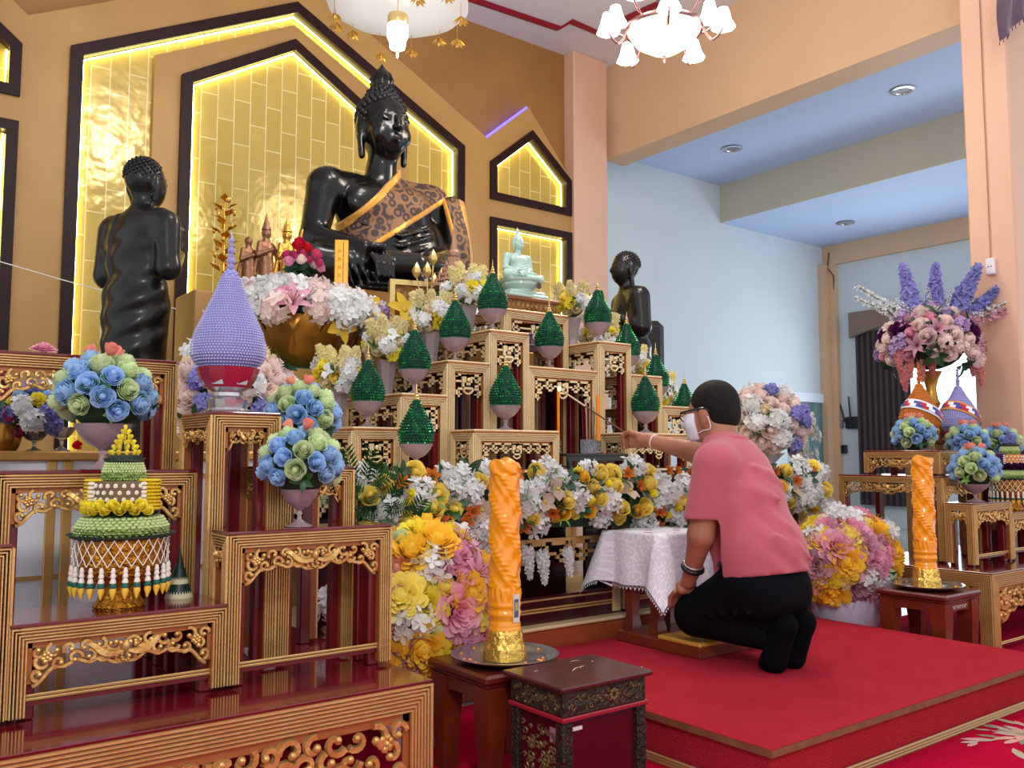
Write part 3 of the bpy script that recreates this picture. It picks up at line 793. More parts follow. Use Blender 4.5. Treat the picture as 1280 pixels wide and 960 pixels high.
def lily_mb(n=6, L=1.0, w=.42, bend=1.25, tilt=.5):
    mb = MB()
    for i in range(n): blade(mb, L*1.1, w*(1 if i%2 else .8), 2*PI*i/n, tilt, bend, 0, -.25, 2, 6, 1.0, .04)
    for i in range(6):
        a = 2*PI*i/6+.4; mb.tube([(0,0,-.2),(.12*math.cos(a),.12*math.sin(a),.25),(.24*math.cos(a),.24*math.sin(a),.5)], .015, 4, 1); mb.ball((.25*math.cos(a),.25*math.sin(a),.52), (.03,.03,.05), 5, 4, 1)
    return mb
def orchid_mb():
    mb = MB()
    for a, w in ((PI/2,.5),(PI/2+2.2,.5),(PI/2-2.2,.5)): blade(mb, .95, w, a, 1.3, .3, 0, 0, 2, 4, .9)
    for a in (.1, PI-.1): blade(mb, 1.0, .95, a, 1.15, .35, 0, .03, 3, 4, .75)
    mb.ball((0,-.12,.14), (.12,.2,.12), 6, 5, 1); return mb
def spike_mb(n=60, H=3.2, r=.62, s=.42, taper=.75, fl=5, z0=0.):   # column of small florets along +z
    mb = MB().tube([(0,0,-.8+z0),(0,0,H)], [.05,.03], 5, 1)
    for k in range(n):
        t = ((k+.5)/n)**.9; z = z0+(H-z0)*t+R_.uniform(-.08,.08); rr = r*(1-taper*t**1.5)*(.45+.55*min(1,t*6+.2))*R_.uniform(.75,1.15); a = k*2.39996; ss = s*(1-.55*t)*R_.uniform(.85,1.2); d = Vector((math.cos(a), math.sin(a), R_.uniform(.0,.5))).normalized()
        M = Matrix.Translation((rr*d.x*.75, rr*d.y*.75, z)) @ d.to_track_quat('Z','Y').to_matrix().to_4x4() @ Matrix.Rotation(R_.uniform(0,2),4,'Z')
        for i in range(fl):
            b = 2*PI*i/fl; c, q = math.cos(b), math.sin(b); w = ss*.5
            mb.add([(0,0,-.05),(ss*.6*c+w*.8*q, ss*.6*q-w*.8*c, .10),(ss*1.05*c,ss*1.05*q,.16*R_.uniform(-.5,1.5)),(ss*.6*c-w*.8*q, ss*.6*q+w*.8*c, .10)], [(0,1,2,3)], 0, M)
    return mb
def five_mb():                      # broad flat five-petal blossom with a button centre
    mb = MB()
    for i in range(5): blade(mb, 1.05, .62, 2*PI*i/5, 1.25, .35, 0, 0, 3, 5, .95, .08)
    mb.ball((0,0,.08), (.2,.2,.12), 8, 5, 1); return mb
def leaves_mb(n=5, L=1, w=.42, spread=1.1):
    mb = MB()
    for i in range(n): blade(mb, L*R_.uniform(.7,1.1), w, 2*PI*i/n+R_.uniform(-.3,.3), spread*R_.uniform(.7,1.1), .7, 0, 0, 2, 4, .9)
    return mb
def fern_mb():
    mb = MB()
    for s in range(7):
        a = s*.9; M = Matrix.Rotation(a,4,'Z') @ Matrix.Rotation(.55+.12*(s%3),4,'Y')
        mb.tube([(0,0,0),(0,0,1.6)], [.02,.01], 4, 0, M)
        for k in range(10):
            z = .3+k*.13
            for q in (-1,1): mb.add([(0,0,z),(0,q*.10,z+.05),(0,q*.26,z+.22),(0,q*.05,z+.12)], [(0,1,2,3)], 0, M)
    return mb
def flat_tulip_mb():                # folded satin bud
    mb = MB()
    for i in range(5): cup(mb, .55, 1.1, 2*PI*i/5, .75, .1, .1, 0, 4, 5, .25, -.5)
    for i in range(3): cup(mb, .4, 1.2, 2*PI*i/3, 1.2, .1, .1, 0, 4, 5, .25, -.5)
    return mb
BASE = {}
def flower(kind, col, col2=None):
    key = (kind, col)
    if key in BASE: return BASE[key]
    fn = dict(rose=rose_mb, bud=lambda: rose_mb(True), peony=peony_mb, marigold=ruffle_mb, hydrangea=dome_mb, blossom=lambda: dome_mb(16,5,.6,1.2), lily=lily_mb, alstroemeria=lambda: lily_mb(6,.95,.55,.9,.6), orchid=orchid_mb,
              stock=lambda: spike_mb(40,2.1,.6,.52,.6), delphinium=lambda: spike_mb(64,4.6,.80,.80,.82), wisteria=lambda: spike_mb(50,2.8,.55,.55,.72,4), twig=lambda: spike_mb(44,4.4,.3,.26,.8,4), five=five_mb, leaf=leaves_mb, fern=fern_mb, tulip=flat_tulip_mb, frond=lambda: leaves_mb(7,1.3,.2,.8))[kind]
    mb = fn(); m0 = P[col] if col in P else {'leaf':M_leaf,'dark':M_leafd,'light':M_leafl}[col]
    m1 = M_core if kind in ('five','orchid') else M_stem
    if kind == 'lily' or kind == 'alstroemeria': m1 = mat('lily_stamen', (150,90,40), .6)
    me = bpy.data.meshes.new(kind+'_'+col); me.from_pydata(mb.v, [], mb.f); me.materials.append(m0); me.materials.append(m1)
    me.polygons.foreach_set('material_index', mb.m); me.polygons.foreach_set('use_smooth', [kind not in ('fern',)]*len(me.polygons)); me.update()
    BASE[key] = me; return me
PART = dict(rose='rose', bud='rosebud', peony='peony', marigold='marigold', hydrangea='hydrangea_head', blossom='blossom_cluster', lily='lily', alstroemeria='alstroemeria', orchid='orchid', stock='flower_spike', delphinium='delphinium_spike',
            wisteria='hanging_flower_spike', twig='blossom_twig', five='five_petal_flower', leaf='leaf_spray', fern='fern_spray', tulip='folded_satin_flower', frond='leaf_spray')
def put(T, kind, col, p, d, s, spin=None):
    d = Vector(d)
    q = d.normalized().to_track_quat('Z','Y').to_matrix().to_4x4() @ Matrix.Rotation(R_.uniform(0,6.28) if spin is None else spin, 4, 'Z')
    return link(PART[kind], flower(kind, col), T, p, q.to_euler(), s*R_.uniform(.92,1.08))
VIEW = Vector((0,0,CZ))
def dome(T, c, rad, specs, n, size, zmin=-.25, seed=1, face=-.35, jitter=.12, inset=.82):
    """heads spread over a dome; specs = list of (kind, colour, weight, size factor)"""
    rr = random.Random(seed); pool = []
    for s in specs: pool += [s]*int(s[2]*10)
    loc = Vector(T.location); c = Vector(c); v = (VIEW-(loc+c)); v.z = 0; v.normalize(); rz = T.rotation_euler.z
    rr.shuffle(pool); k = 0
    for i in range(n):
        t = (i+.5)/n; z = 1-t*(1-zmin); r = math.sqrt(max(0,1-z*z)); a = i*2.39996+seed
        d = Vector((r*math.cos(a), r*math.sin(a), z))
        if d.x*v.x+d.y*v.y < face and z < .7: continue
        kind, col, w, sf = pool[k % len(pool)]; k += 1
        j = Vector((rr.uniform(-1,1),rr.uniform(-1,1),rr.uniform(-1,1)))*jitter
        p = c + Vector((d.x*rad[0], d.y*rad[1], d.z*rad[2]))*inset*(1+rr.uniform(-.5,.5)*jitter)
        dd = Vector((d.x/rad[0], d.y/rad[1], d.z/rad[2])).normalized()+j
        put(T, kind, col, p, dd, size*sf)
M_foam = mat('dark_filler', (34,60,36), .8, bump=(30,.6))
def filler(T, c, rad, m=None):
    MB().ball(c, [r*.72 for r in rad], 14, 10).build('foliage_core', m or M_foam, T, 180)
# vases
M_glass = mat('pink_frosted_glass', (226,196,206), .14, trans=.6, spec=.6, bump=(30,.2))
M_clear = mat('clear_crystal', (226,230,236), .06, trans=.85, ior=1.5)
M_fglass = mat('frosted_vase', (206,188,196), .25, trans=.5, bump=(40,.2))
def goblet(T, r, h, z0=0, m=None, name='glass_bowl'):
    pr = [(.70*r,0),(.72*r,.015*h),(.62*r,.04*h),(.28*r,.13*h),(.13*r,.20*h),(.10*r,.30*h),(.17*r,.36*h),(.11*r,.42*h),(.20*r,.47*h),(.55*r,.58*h),(.80*r,.76*h),(.98*r,.95*h),(r,h),(.93*r,.97*h),(.5*r,.63*h),(.02*r,.6*h)]
    return MB().lathe(pr, (0,0,z0), 28, fn=lambda q, z, a: q*(1+(.03*math.cos(10*a) if z > .5*h else 0))).build(name, m or M_glass, T, 60)
# ---------------------------------------------------------------- beaded cone offerings (phum) on glass bowls
PG = ([0,.08,.25,.44,.6,.73,.87,1],[.86,.94,1,.86,.64,.45,.27,.13]); PL = ([0,.06,.13,.25,.39,.565,.74,.87,1],[.72,.90,1.0,1.0,.91,.70,.5,.36,.26])
def onion(t): return float(np.interp(t, *SHAPE[0]))
SHAPE = [PG]
def beaded(mb, R, H, z0, rows, per, bead, mi=0, tmax=.97, alt=None):
    prof = [(onion(i/30)*R*.95, z0+H*i/30) for i in range(31)]
    mb.lathe(prof, seg=24, mi=1)
    for j in range(rows):
        t = (j+.5)/rows*tmax; r = onion(t)*R; n = max(5, int(per*(.25+.75*r/R)))
        r2 = onion(min(1,t+.02))*R; sl = math.atan2(r-r2, .02*H)
        for k in range(n):
            a = 2*PI*(k+(j%2)*.5)/n; ca, sa = math.cos(a), math.sin(a); w = 2*PI*r/n*.46; h = H/rows*.46; z = z0+H*t
            ux, uz = -math.sin(sl), math.cos(sl); nx, nz = math.cos(sl), math.sin(sl)
            P_ = []
            for du, dv in ((0,-h),(w,0),(0,h),(-w,0)): P_.append(((r+ux*dv)*ca-du*sa, (r+ux*dv)*sa+du*ca, z+uz*dv))
            P_.append(((r+nx*bead)*ca, (r+nx*bead)*sa, z+nz*bead))
            mb.add(P_, [(0,1,4),(1,2,4),(2,3,4),(3,0,4)], mi if not alt else R_.choice(alt))
M_grn = mat('emerald_bead', (6,112,58), .2, .6, var=((4,70,54), 18)); M_grnd = mat('emerald_base', (4,52,34), .4, .3)  # second one is the solid darker green core under the beads
M_grn2 = mat('emerald_bright', (16,160,70), .16, .6); M_grn3 = mat('emerald_teal', (6,96,84), .2, .5)
M_fin = mat('gold_finial', (226,196,128), .25, .7)
def green_cone():
    T = thing('beaded_cone_offering', '', 'cone offering')
    goblet(T, .072, .115, 0, M_glass)
    mb = MB(); beaded(mb, .076, .195, .112, 16, 38, .0042, alt=(0,0,2,3)); mb.build('beaded_cone', [M_grn, M_grnd, M_grn2, M_grn3], T, 0)
    MB().lathe([(.012,.300),(.014,.306),(.008,.312),(.011,.318),(.006,.324),(.008,.33),(.003,.34),(.001,.372)], seg=10).build('finial', M_fin, T)
    return T
g0 = green_cone(); GG = 'green beaded cones on the stepped altar'
spots = [(1.852,3.5,1.095,'green cone on the lowest step of the left flight'),(2.09,3.5,1.25,'green cone on the second step of the left flight'),(2.315,3.5,1.413,'green cone on the third step of the left flight'),
  (2.55,3.52,1.577,'green cone on the top left step, left of the pale green statue'),(2.90,3.5,1.416,'green cone on the central table below the pale green statue'),(2.455,3.285,1.088,'green cone on the low front table directly behind the left orange candle'),
  (1.935,3.22,.906,'green cone standing low at the front, just above the flower garland'),(3.27,3.53,1.577,'green cone on the top right step, right of the pale green statue'),(3.50,3.54,1.413,'green cone in front of the right standing statue, third step of the right flight'),
  (3.72,3.53,1.25,'green cone on the second step of the right flight'),(3.38,3.285,1.088,'green cone on the low front table above the man\'s outstretched hand'),(3.96,3.53,1.095,'green cone half hidden behind the kneeling man\'s head')]
for i, (x, y, z, lab) in enumerate(spots):
    o = g0 if i == 0 else copy_tree(g0); spot(o, (x,y,z), i*.7, 1, lab, GG)

SHAPE[0] = PL
M_lav = mat('lavender_bead', (188,186,228), .5, var=((168,166,216), 30)); M_lavd = mat('lavender_base', (140,136,200), .6)
M_ora = mat('orange_bead', (226,140,40), .5, var=((206,116,26), 30)); M_orad = mat('orange_base', (170,90,20), .6)
M_sil = mat('silver_foil', (206,200,206), .18, .85); M_rub = mat('ruby_enamel', (166,40,70), .25, .3, coat=.5)
def big_cone(label, loc, R, H, m0, m1, sash=None, rows=34, per=72, bowl=True, hb=None):
    T = thing('beaded_cone_offering', label, 'cone offering', loc, .6)
    hb = hb or R*1.25
    if bowl:
        pr = [(.62*R,0),(.64*R,.06*hb),(.5*R,.12*hb),(.55*R,.3*hb),(.38*R,.38*hb),(.36*R,.46*hb),(.62*R,.56*hb),(.78*R,.8*hb),(.86*R,hb),(.82*R,hb),(.1*R,.9*hb)]
        MB().lathe(pr, seg=12, mis=[0,0,0,0,0,0,1,1,0,0]).build('footed_bowl', [M_sil, M_rub], T, 20)
        mb = MB()
        for k in range(6):
            a = k*PI/3+.2; M = Matrix.Translation((.655*R*math.cos(a), .655*R*math.sin(a), .74*hb)) @ Matrix.Rotation(a,4,'Z') @ Matrix.Rotation(.35,4,'Y'); mb.bbox((-.03*R,-.17*R,-.13*hb),(.045*R,.17*R,.13*hb),.002,0,M)
        mb.build('enamel_medallion', mat('pale_enamel', (196,214,224), .25, .2), T)
    mb = MB(); beaded(mb, R, H*.70, hb, rows, per, .0028, 0, .99); mb.build('beaded_cone', [m0, m1], T, 0)
    z = hb+H*.70; mb = MB(); s = R*.82
    def blob(zc, r):
        for k in range(40):
            t = (k+.5)/40; zz = 1-2*t; q = math.sqrt(1-zz*zz); a = k*2.4; d = Vector((q*math.cos(a),q*math.sin(a),zz))
            mb.ball(tuple(Vector((0,0,zc))+d*r*.93), r*.17, 5, 3)
        mb.ball((0,0,zc), r*.95, 8, 6, 1)
    blob(z+.01*s, s*.27)
    for k, (dz_, r) in enumerate(((.36,.12),(.56,.14),(.74,.09),(.92,.12),(1.10,.08),(1.26,.09))): blob(z+dz_*s, r*s)
    mb.lathe([(.05*s,z+.2*s),(.04*s,z+1.3*s),(.015*s,z+1.55*s)], seg=6)
    mb.build('finial', [m0, m1], T)
    if sash:
        Q = Matrix.Rotation(-1.35, 4, 'Z') @ Matrix.Rotation(.45, 4, 'Y') if False else Matrix.Rotation(.5, 4, Vector((.77,.64,0)))
        def ring(w0, w1, off, names, mats):
            vs = []; fs = []; mi = []; n = 72
            for j in range(3):
                v = w0+(w1-w0)*j/2
                for k in range(n):
                    a = 2*PI*k/n; best = None
                    # walk out along the tilted ring until it leaves the onion
                    lo_, hi_ = 0, R*1.6
                    for _ in range(18):
                        m_ = (lo_+hi_)/2; p = Q @ Vector((m_*math.cos(a), m_*math.sin(a), v)) + Vector((0,0,hb+H*.31))
                        t = (p.z-hb)/(H*.70); inside = 0 <= t <= 1 and math.hypot(p.x,p.y) < onion(min(1,max(0,t)))*R
                        if inside: lo_ = m_
                        else: hi_ = m_
                    p = Q @ Vector(((lo_+off)*math.cos(a), (lo_+off)*math.sin(a), v)) + Vector((0,0,hb+H*.31)); vs.append(tuple(p))
            for j in range(2):
                for k in range(n): fs.append((j*n+k, j*n+(k+1)%n, (j+1)*n+(k+1)%n, (j+1)*n+k)); mi.append(((k+j*2)//4) % 3 if len(mats) > 1 else 0)
            MB().add(vs, fs, mi).build(names, mats, T, 180)
        b = R*.26
        ring(-b, b, .005, 'sash', [sash]); ring(-b*.62, b*.62, .008, 'flag_stripe', [mat('flag_red', (186,30,46), .5), mat('flag_white', (236,236,240), .5), mat('flag_blue', (46,60,150), .5)])
    return T
big_cone('large lavender beaded cone on a red and silver footed bowl', (.85,2.43,1.088), .10, .37, M_lav, M_lavd)
SHAPE[0] = ([0,.12,.3,.5,.7,.87,1],[.72,.95,1.0,.88,.62,.38,.24])
big_cone('orange beaded cone with a tilted flag sash behind the right orange candle', (5.20,2.76,.96), .118, .37, M_ora, M_orad, mat('sash_white', (226,226,240), .5), 26, 56, hb=.165)
big_cone('lavender beaded cone with an orange flag sash near the pillar at right', (5.56,2.70,.96), .118, .37, M_lav, M_lavd, mat('sash_orange', (222,140,60), .5), 26, 56, hb=.165)

# ---------------------------------------------------------------- rose bouquets on glass bowls
GB = 'blue and green rose bouquets'
def rose_bouquet(label, loc, R, gr, gh, n, seed, tulips=3, cols=None, squash=.92):
    T = thing('rose_bouquet', label, 'bouquet', loc, 0, GB); goblet(T, gr, gh)
    c = (0,0,gh+R*.55); filler(T, c, (R,R,R*squash))
    dome(T, c, (R,R,R*squash), cols or [('rose','blue',1.2,1),('rose','lime',1,1)], n, R*.265, -.42, seed, -.5, .05, .86)
    dome(T, (c[0],c[1],c[2]-R*.1), (R,R,R*squash), [('leaf','leaf',.6,1),('leaf','dark',.8,1),('leaf','light',.4,.7)], 18, R*.36, -.5, seed+3, -.6, .2, .70)
    for k in range(tulips):
        a = .6+k*2.1; put(T, 'tulip', 'coral', (R*.26*math.cos(a), R*.26*math.sin(a), c[2]+R*squash*.96), (math.cos(a)*.7, math.sin(a)*.7, 1), R*.24)
    return T
rose_bouquet('blue and green rose bouquet on a pink glass bowl above the garland tray', (.548,2.50,.934), .132, .072, .12, 34, 1)
rose_bouquet('blue and green rose bouquet directly above another one, nearest the altar at left', (1.085,2.46,.94), .118, .055, .08, 32, 4)
rose_bouquet('blue and green rose bouquet on the low gilt table left of the orange candle', (.985,2.238,.782), .118, .052, .1, 32, 7)
rose_bouquet('small blue rose bouquet at top left of the right orange candle', (4.88,2.63,1.0), .128, .055, .012, 30, 9)
rose_bouquet('blue rose bouquet on a mauve glass stem right of the right orange candle', (4.86,2.29,.726), .138, .07, .095, 32, 12)
rose_bouquet('blue rose bouquet in front of the lavender flag cone', (5.36,2.56,.96), .130, .06, .02, 30, 15)
rose_bouquet('blue rose bouquet farthest right, in front of the near pillar', (5.74,2.54,.96), .132, .06, .01, 30, 18)

# ---------------------------------------------------------------- cream and yellow arrangements in tall vases on the steps
GY = 'cream and yellow vases on the stepped altar'
def yellow_vase(label, loc, seed, h=.19, R=.12):
    T = thing('flower_vase', label, 'vase of flowers', loc, 0, GY)
    MB().lathe([(.030,0),(.034,.01),(.030,.03),(.034,h*.4),(.045,h*.8),(.052,h),(.048,h),(.03,h*.5),(.01,h*.3)], seg=14, fn=lambda q,z,a: q*(1+.05*math.cos(7*a))).build('glass_vase', M_fglass, T)
    c = (0,0,h+R*.55); filler(T, c, (R*.8,R*.8,R*.7), mat('pale_filler', (140,140,90), .8))
    dome(T, c, (R,R,R*.85), [('rose','cream',.5,1),('rose','ivory',.3,1),('marigold','lemon',.4,1),('rose','yellow',.3,1),('blossom','white',.5,1.15),('orchid','white',.3,1.2)], 36, R*.28, -.6, seed, -.5, .12, .9)
    rr = random.Random(seed)
    for k in range(8):
        a = k*.8+seed; put(T, 'stock', 'ivory', (R*.5*math.cos(a), R*.5*math.sin(a), c[2]+R*.3), (.35*math.cos(a), .35*math.sin(a), 1), R*.42)
    dome(T, c, (R,R,R*.85), [('leaf','leaf',1,1)], 8, R*.4, -.6, seed+1, -.5, .2, .8)
    return T
for x, z, s, lab in ((1.87,1.095,21,'cream and yellow flowers in a glass vase on the lowest left step'),(2.13,1.25,22,'cream and yellow flowers in a glass vase on the second left step'),(2.385,1.413,23,'cream and yellow flowers in a glass vase on the third left step'),
    (2.61,1.577,24,'cream and yellow flowers in a glass vase at the top left, under the miniature spire'),(3.345,1.577,25,'cream and yellow flowers in a glass vase right of the pale green statue'),(3.575,1.413,26,'cream and yellow flowers in front of the right standing statue'),
    (3.82,1.25,27,'cream and yellow flowers between two green cones on the right flight'),(4.06,1.095,28,'cream and yellow flowers lowest on the right, by the man\'s head')):
    yellow_vase(lab, (x,3.83,z), s)

# ---------------------------------------------------------------- the long garland on the front of the altar
def bank(T, pts, specs, seed, dmin, tries=4000, fr=lambda u: (0,-1,.25)):
    """heads on a strip: pts(u,v)->point, kept apart by dmin*size"""
    rr = random.Random(seed); placed = []
    pool = []
    for kind, col, num, size in specs: pool += [(kind, col, size)]*num
    rr.shuffle(pool)
    for kind, col, size in pool:
        for _ in range(60):
            u, v = rr.random(), rr.random(); p = pts(u, v)
            if all((p-q).length > dmin*(size+s) for q, s in placed): break
        else: continue
        placed.append((p, size)); d = Vector(fr(u)); p = p - Vector((0, max(0,.066-size)*1.1, 0)) if kind in ('rose','bud','alstroemeria','orchid') else p; d = d+Vector((rr.uniform(-.5,.5),rr.uniform(-.3,.2),rr.uniform(-.3,.5)))
        put(T, kind, col, p, d, size)
g = thing('flower_garland', 'long garland of white, yellow and orange flowers along the altar front', 'garland', (XC,2.96,.55))
hx = 1.42
def gp(u, v):
    x = -hx+2*hx*u; w = .29+.07*math.sin(x*4.3)
    z = .365-w*v*.92; return Vector((x, -.01-.10*math.sin(PI*(.15+.75*v)), z))
MB().prism([(-hx,.35),(-hx*.9,.14),(0,.10),(hx*.9,.14),(hx,.35)], -.03, .03, 'y').build('foliage_core', M_foam, g, 0)
bank(g, gp, [('hydrangea','white',44,.060),('rose','yellow',44,.047),('rose','gold',10,.040),('alstroemeria','orange',30,.040),('blossom','white',36,.045),('orchid','beige',9,.055),('bud','lemon',14,.028)], 5, .60, fr=lambda u: (-.25,-1,.3))
bank(g, gp, [('leaf','leaf',26,.075),('leaf','dark',30,.08),('frond','light',8,.07)], 6, .3)
for x, z, n in ((-.64,.04,2),(-.42,.02,1),(.18,.03,2),(-1.0,.05,1),(.62,.04,1),(1.0,.04,1)):
    for k in range(n): put(g, 'wisteria', 'white', (x+.07*k, -.06-.01*k, z-.02*k), (.05,-.1,-1), .042)
for k in range(4): put(g, 'fern', 'leaf', (-hx+.02+.07*k, -.05, .27-.06*k), (-.6+.1*k,-.8,.6-.3*k), .13)

# ---------------------------------------------------------------- the two big mixed bouquets in lotus bowls on the floor
M_lot = mat('lotus_porcelain', (206,196,220), .25, coat=.4)
def lotus_bowl(T, r, h, m=None):
    mb = MB().lathe([(r*.5,0),(r*.56,.01),(r*.8,h*.35),(r*.95,h*.8),(r*.9,h),(r*.85,h),(r*.1,h*.8)], seg=24)
    for k in range(14):
        a = 2*PI*k/14
        vs = []; fs = []
        for j in range(6):
            t = j/5; rr = r*(.58+.46*math.sin(t*1.5)); z = h*.02+h*1.0*t; w = r*.25*math.sin(PI*(.15+.8*t))
            for e in (-1,0,1):
                q = rr+(.02*r if e == 0 else -.02*r); vs.append((q*math.cos(a)-e*w*math.sin(a), q*math.sin(a)+e*w*math.cos(a), z))
        for j in range(5):
            for e in (0,1): b = j*3+e; fs.append((b,b+1,b+4,b+3))
        mb.add(vs, fs)
    return mb.build('lotus_bowl', m or M_lot, T, 60)
mix = [('peony','pink',1.2,1.15),('marigold','gold',1.1,1.15),('rose','yellow',.5,.85),('peony','lemon',.5,1),('lily','pink',.6,1.35),('rose','cream',.4,.85),('hydrangea','white',.5,1),('peony','mauve',.8,1.1),('rose','peach',.4,.9),('marigold','yellow',.4,1),('rose','lime',.3,.8),('alstroemeria','orange',.2,.7)]
def mixed(label, loc, rad, zc, seed, bowl_r):
    T = thing('mixed_bouquet', label, 'bouquet', loc, 0, 'mixed bouquets in lotus bowls'); lotus_bowl(T, bowl_r, .25)
    c = (0,0,zc); filler(T, c, rad)
    dome(T, c, rad, mix, 120, .068, -.62, seed, -.35, .14, .94)
    dome(T, c, rad, [('leaf','leaf',1,1),('leaf','dark',1,1)], 26, .095, -.6, seed+2, -.4, .2, .76)
mixed('big pink and yellow mixed bouquet behind the left orange candle', (1.60,2.645,0), (.30,.22,.30), .43, 31, .17)
mixed('big pink and yellow mixed bouquet in a lotus bowl right of the kneeling man', (4.17,2.645,0), (.31,.22,.25), .43, 34, .18)

# ---------------------------------------------------------------- blush rose masses on both sides of the altar
M_std = mat('white_stand', (226,224,226), .4)
def blush(label, loc, R, seed, orch, zc):
    T = thing('rose_arrangement', label, 'flower arrangement', loc, 0, 'blush rose arrangements')
    MB().lathe([(.16,0),(.16,.02),(.05,.05),(.04,zc-R*.9),(.12,zc-R*.6),(.11,zc-R*.6),(.02,zc-R*.7)], seg=18).build('stand', M_std, T)
    c = (0,0,zc); filler(T, c, (R,R,R*.9))
    dome(T, c, (R,R,R*.95), [('rose','blush',2.2,1),('rose','blush',.35,.85),('hydrangea','violet',.5,.8),('blossom','white',.6,1),('rose','cream',.3,1)], 78, R*.225, -.7, seed, -.35, .1, .92)
    dome(T, c, (R,R,R*.95), [('leaf','leaf',1,1)], 10, R*.4, -.6, seed+1, -.4, .2, .8)
    if orch:
        rr = random.Random(seed)
        for k in range(34):
            t = k/34; p = (R*(.88-.30*t)+rr.uniform(-.05,.05)+.03, -R*.50+rr.uniform(-.08,.08), zc+R*.10-t*.60+rr.uniform(-.03,.03)); put(T, 'orchid', 'white', p, (.4+rr.uniform(-.5,.5),-1,.2), .062)
        for k in range(16): put(T, rr.choice(['orchid','alstroemeria','rose','leaf']), rr.choice(['white','orange','yellow']) , (R*.2+rr.uniform(-.12,.14), -R*.8, zc-.42+rr.uniform(-.16,.14)), (.2,-1,.2), .055) if k % 4 else put(T, 'leaf', 'leaf', (R*.2+rr.uniform(-.1,.1), -R*.75, zc-.42+rr.uniform(-.14,.14)), (.2,-1,.2), .09)
blush('peach rose and white orchid arrangement behind the kneeling man', (4.62,3.46,0), .27, 41, True, 1.15)
blush('pale peach rose mass behind the lavender cone at left', (1.22,3.44,0), .24, 44, False, 1.20)

# ---------------------------------------------------------------- golden bowl of mixed blossoms, flower bank before the big statue
M_gbow = mat('old_gold', (180,126,50), .3, .75, var=((120,76,24), 6))
ped = MB().bbox((1.55,4.07,0),(2.15,4.6,1.40),.01).build('pedestal', M_gold); tag(ped, 'gold painted block under the golden lotus bowl', 'pedestal')
T = thing('lotus_bowl_arrangement', 'golden lotus bowl heaped with white, pink and mustard blossoms', 'flower arrangement', (1.86,4.32,1.40))
lotus_bowl(T, .315, .27, M_gbow)
c = (0,0,.29); filler(T, c, (.34,.3,.12))
dome(T, c, (.40,.34,.15), [('hydrangea','white',1.6,1.1),('blossom','blush',.6,1),('lily','pink',.35,1.4),('rose','pink',.3,.8),('lily','white',.4,1.2),('five','orange',.2,1.2)], 64, .074, -.12, 51, -.3, .12, .95)
for p, d in (((.10,-.30,.22),(.2,-1,.2)),((.28,-.2,.36),(.35,-.8,.6)),((-.30,-.12,.30),(-.5,-.9,.3)),((-.2,-.1,.39),(-.3,-.6,.7))): put(T, 'five', 'gold', p, d, .085)
MB().box((-.26,-.24,.001),(.26,.24,.006)).build('base_cloth', mat('teal_cloth', (20,90,86), .6), T)
pl2 = MB().bbox((2.2,4.3,0),(3.7,4.74,1.62),.01).bbox((1.95,4.75,0),(3.9,6.2,1.98),.01).build('statue_plinth', mat('plinth_gold', (150,104,50), .4, .3)); tag(pl2, 'tall stepped gold plinth that carries the large black seated statue', 'plinth')
T = thing('flower_bank', 'low bank of white and lilac blossoms with mustard flowers before the big statue', 'flower arrangement', (2.5,4.5,1.62))
MB().bbox((-.33,-.16,0),(1.15,.14,.06),.01).build('tray', mat('dark_tray', (60,44,36), .5), T)
bank(T, lambda u, v: Vector((-.34+1.5*u, -.12+.2*v, .08+.12*math.sin(PI*v))), [('hydrangea','white',26,.07),('blossom','lilac',10,.06),('blossom','blush',10,.06),('leaf','leaf',6,.08)], 9, .5, fr=lambda u: (-.2,-.8,.6))
for p, d in (((-.24,-.2,.14),(-.3,-1,.3)),((.02,-.16,.18),(.0,-1,.5)),((.16,-.14,.24),(.4,-.7,.7))): put(T, 'five', 'gold', p, d, .095)

# ---------------------------------------------------------------- tall delphinium arrangement on a gold stand
M_gst = mat('stand_gold', (196,150,64), .3, .7)
T = thing('tall_flower_stand', 'tall gold stand with purple delphiniums, lilies and hanging pink sprays', 'flower arrangement', (5.655,2.92,1.05))
MB().lathe([(.13,0),(.135,.02),(.09,.05),(.06,.08),(.075,.12),(.045,.16),(.05,.2),(.04,.23),(.055,.26),(.04,.29),(.03,.36),(.045,.42),(.07,.47),(.06,.47),(.01,.44)], seg=16).build('stand', M_gst, T)
mb = MB()
for k in range(5):
    a = 2*PI*k/5; mb.tube(cat_rom([(.05*math.cos(a),.05*math.sin(a),.06),(.16*math.cos(a),.16*math.sin(a),.10),(.17*math.cos(a),.17*math.sin(a),.02),(.12*math.cos(a),.12*math.sin(a),.03)],4), .02, 6)
    mb.ball((.15*math.cos(a),.15*math.sin(a),.07), (.05,.05,.06), 8, 6)
mb.build('lion_foot', M_gst, T)
c = (0,0,.64); Rd = .31; filler(T, c, (.3,.3,.22))
dome(T, c, (Rd,Rd,.25), [('rose','blush',1,1),('peony','plum',.4,1.15),('lily','mauve',.7,1.5),('hydrangea','lilac',.6,.9),('rose','blush',.3,1),('rose','pink',.3,.8),('blossom','blush',.3,.8)], 86, .060, -.45, 61, -.4, .1, .95)
dome(T, c, (Rd,Rd,.25), [('leaf','leaf',1,1),('leaf','dark',1,1)], 20, .12, -.75, 62, -.5, .2, .8)
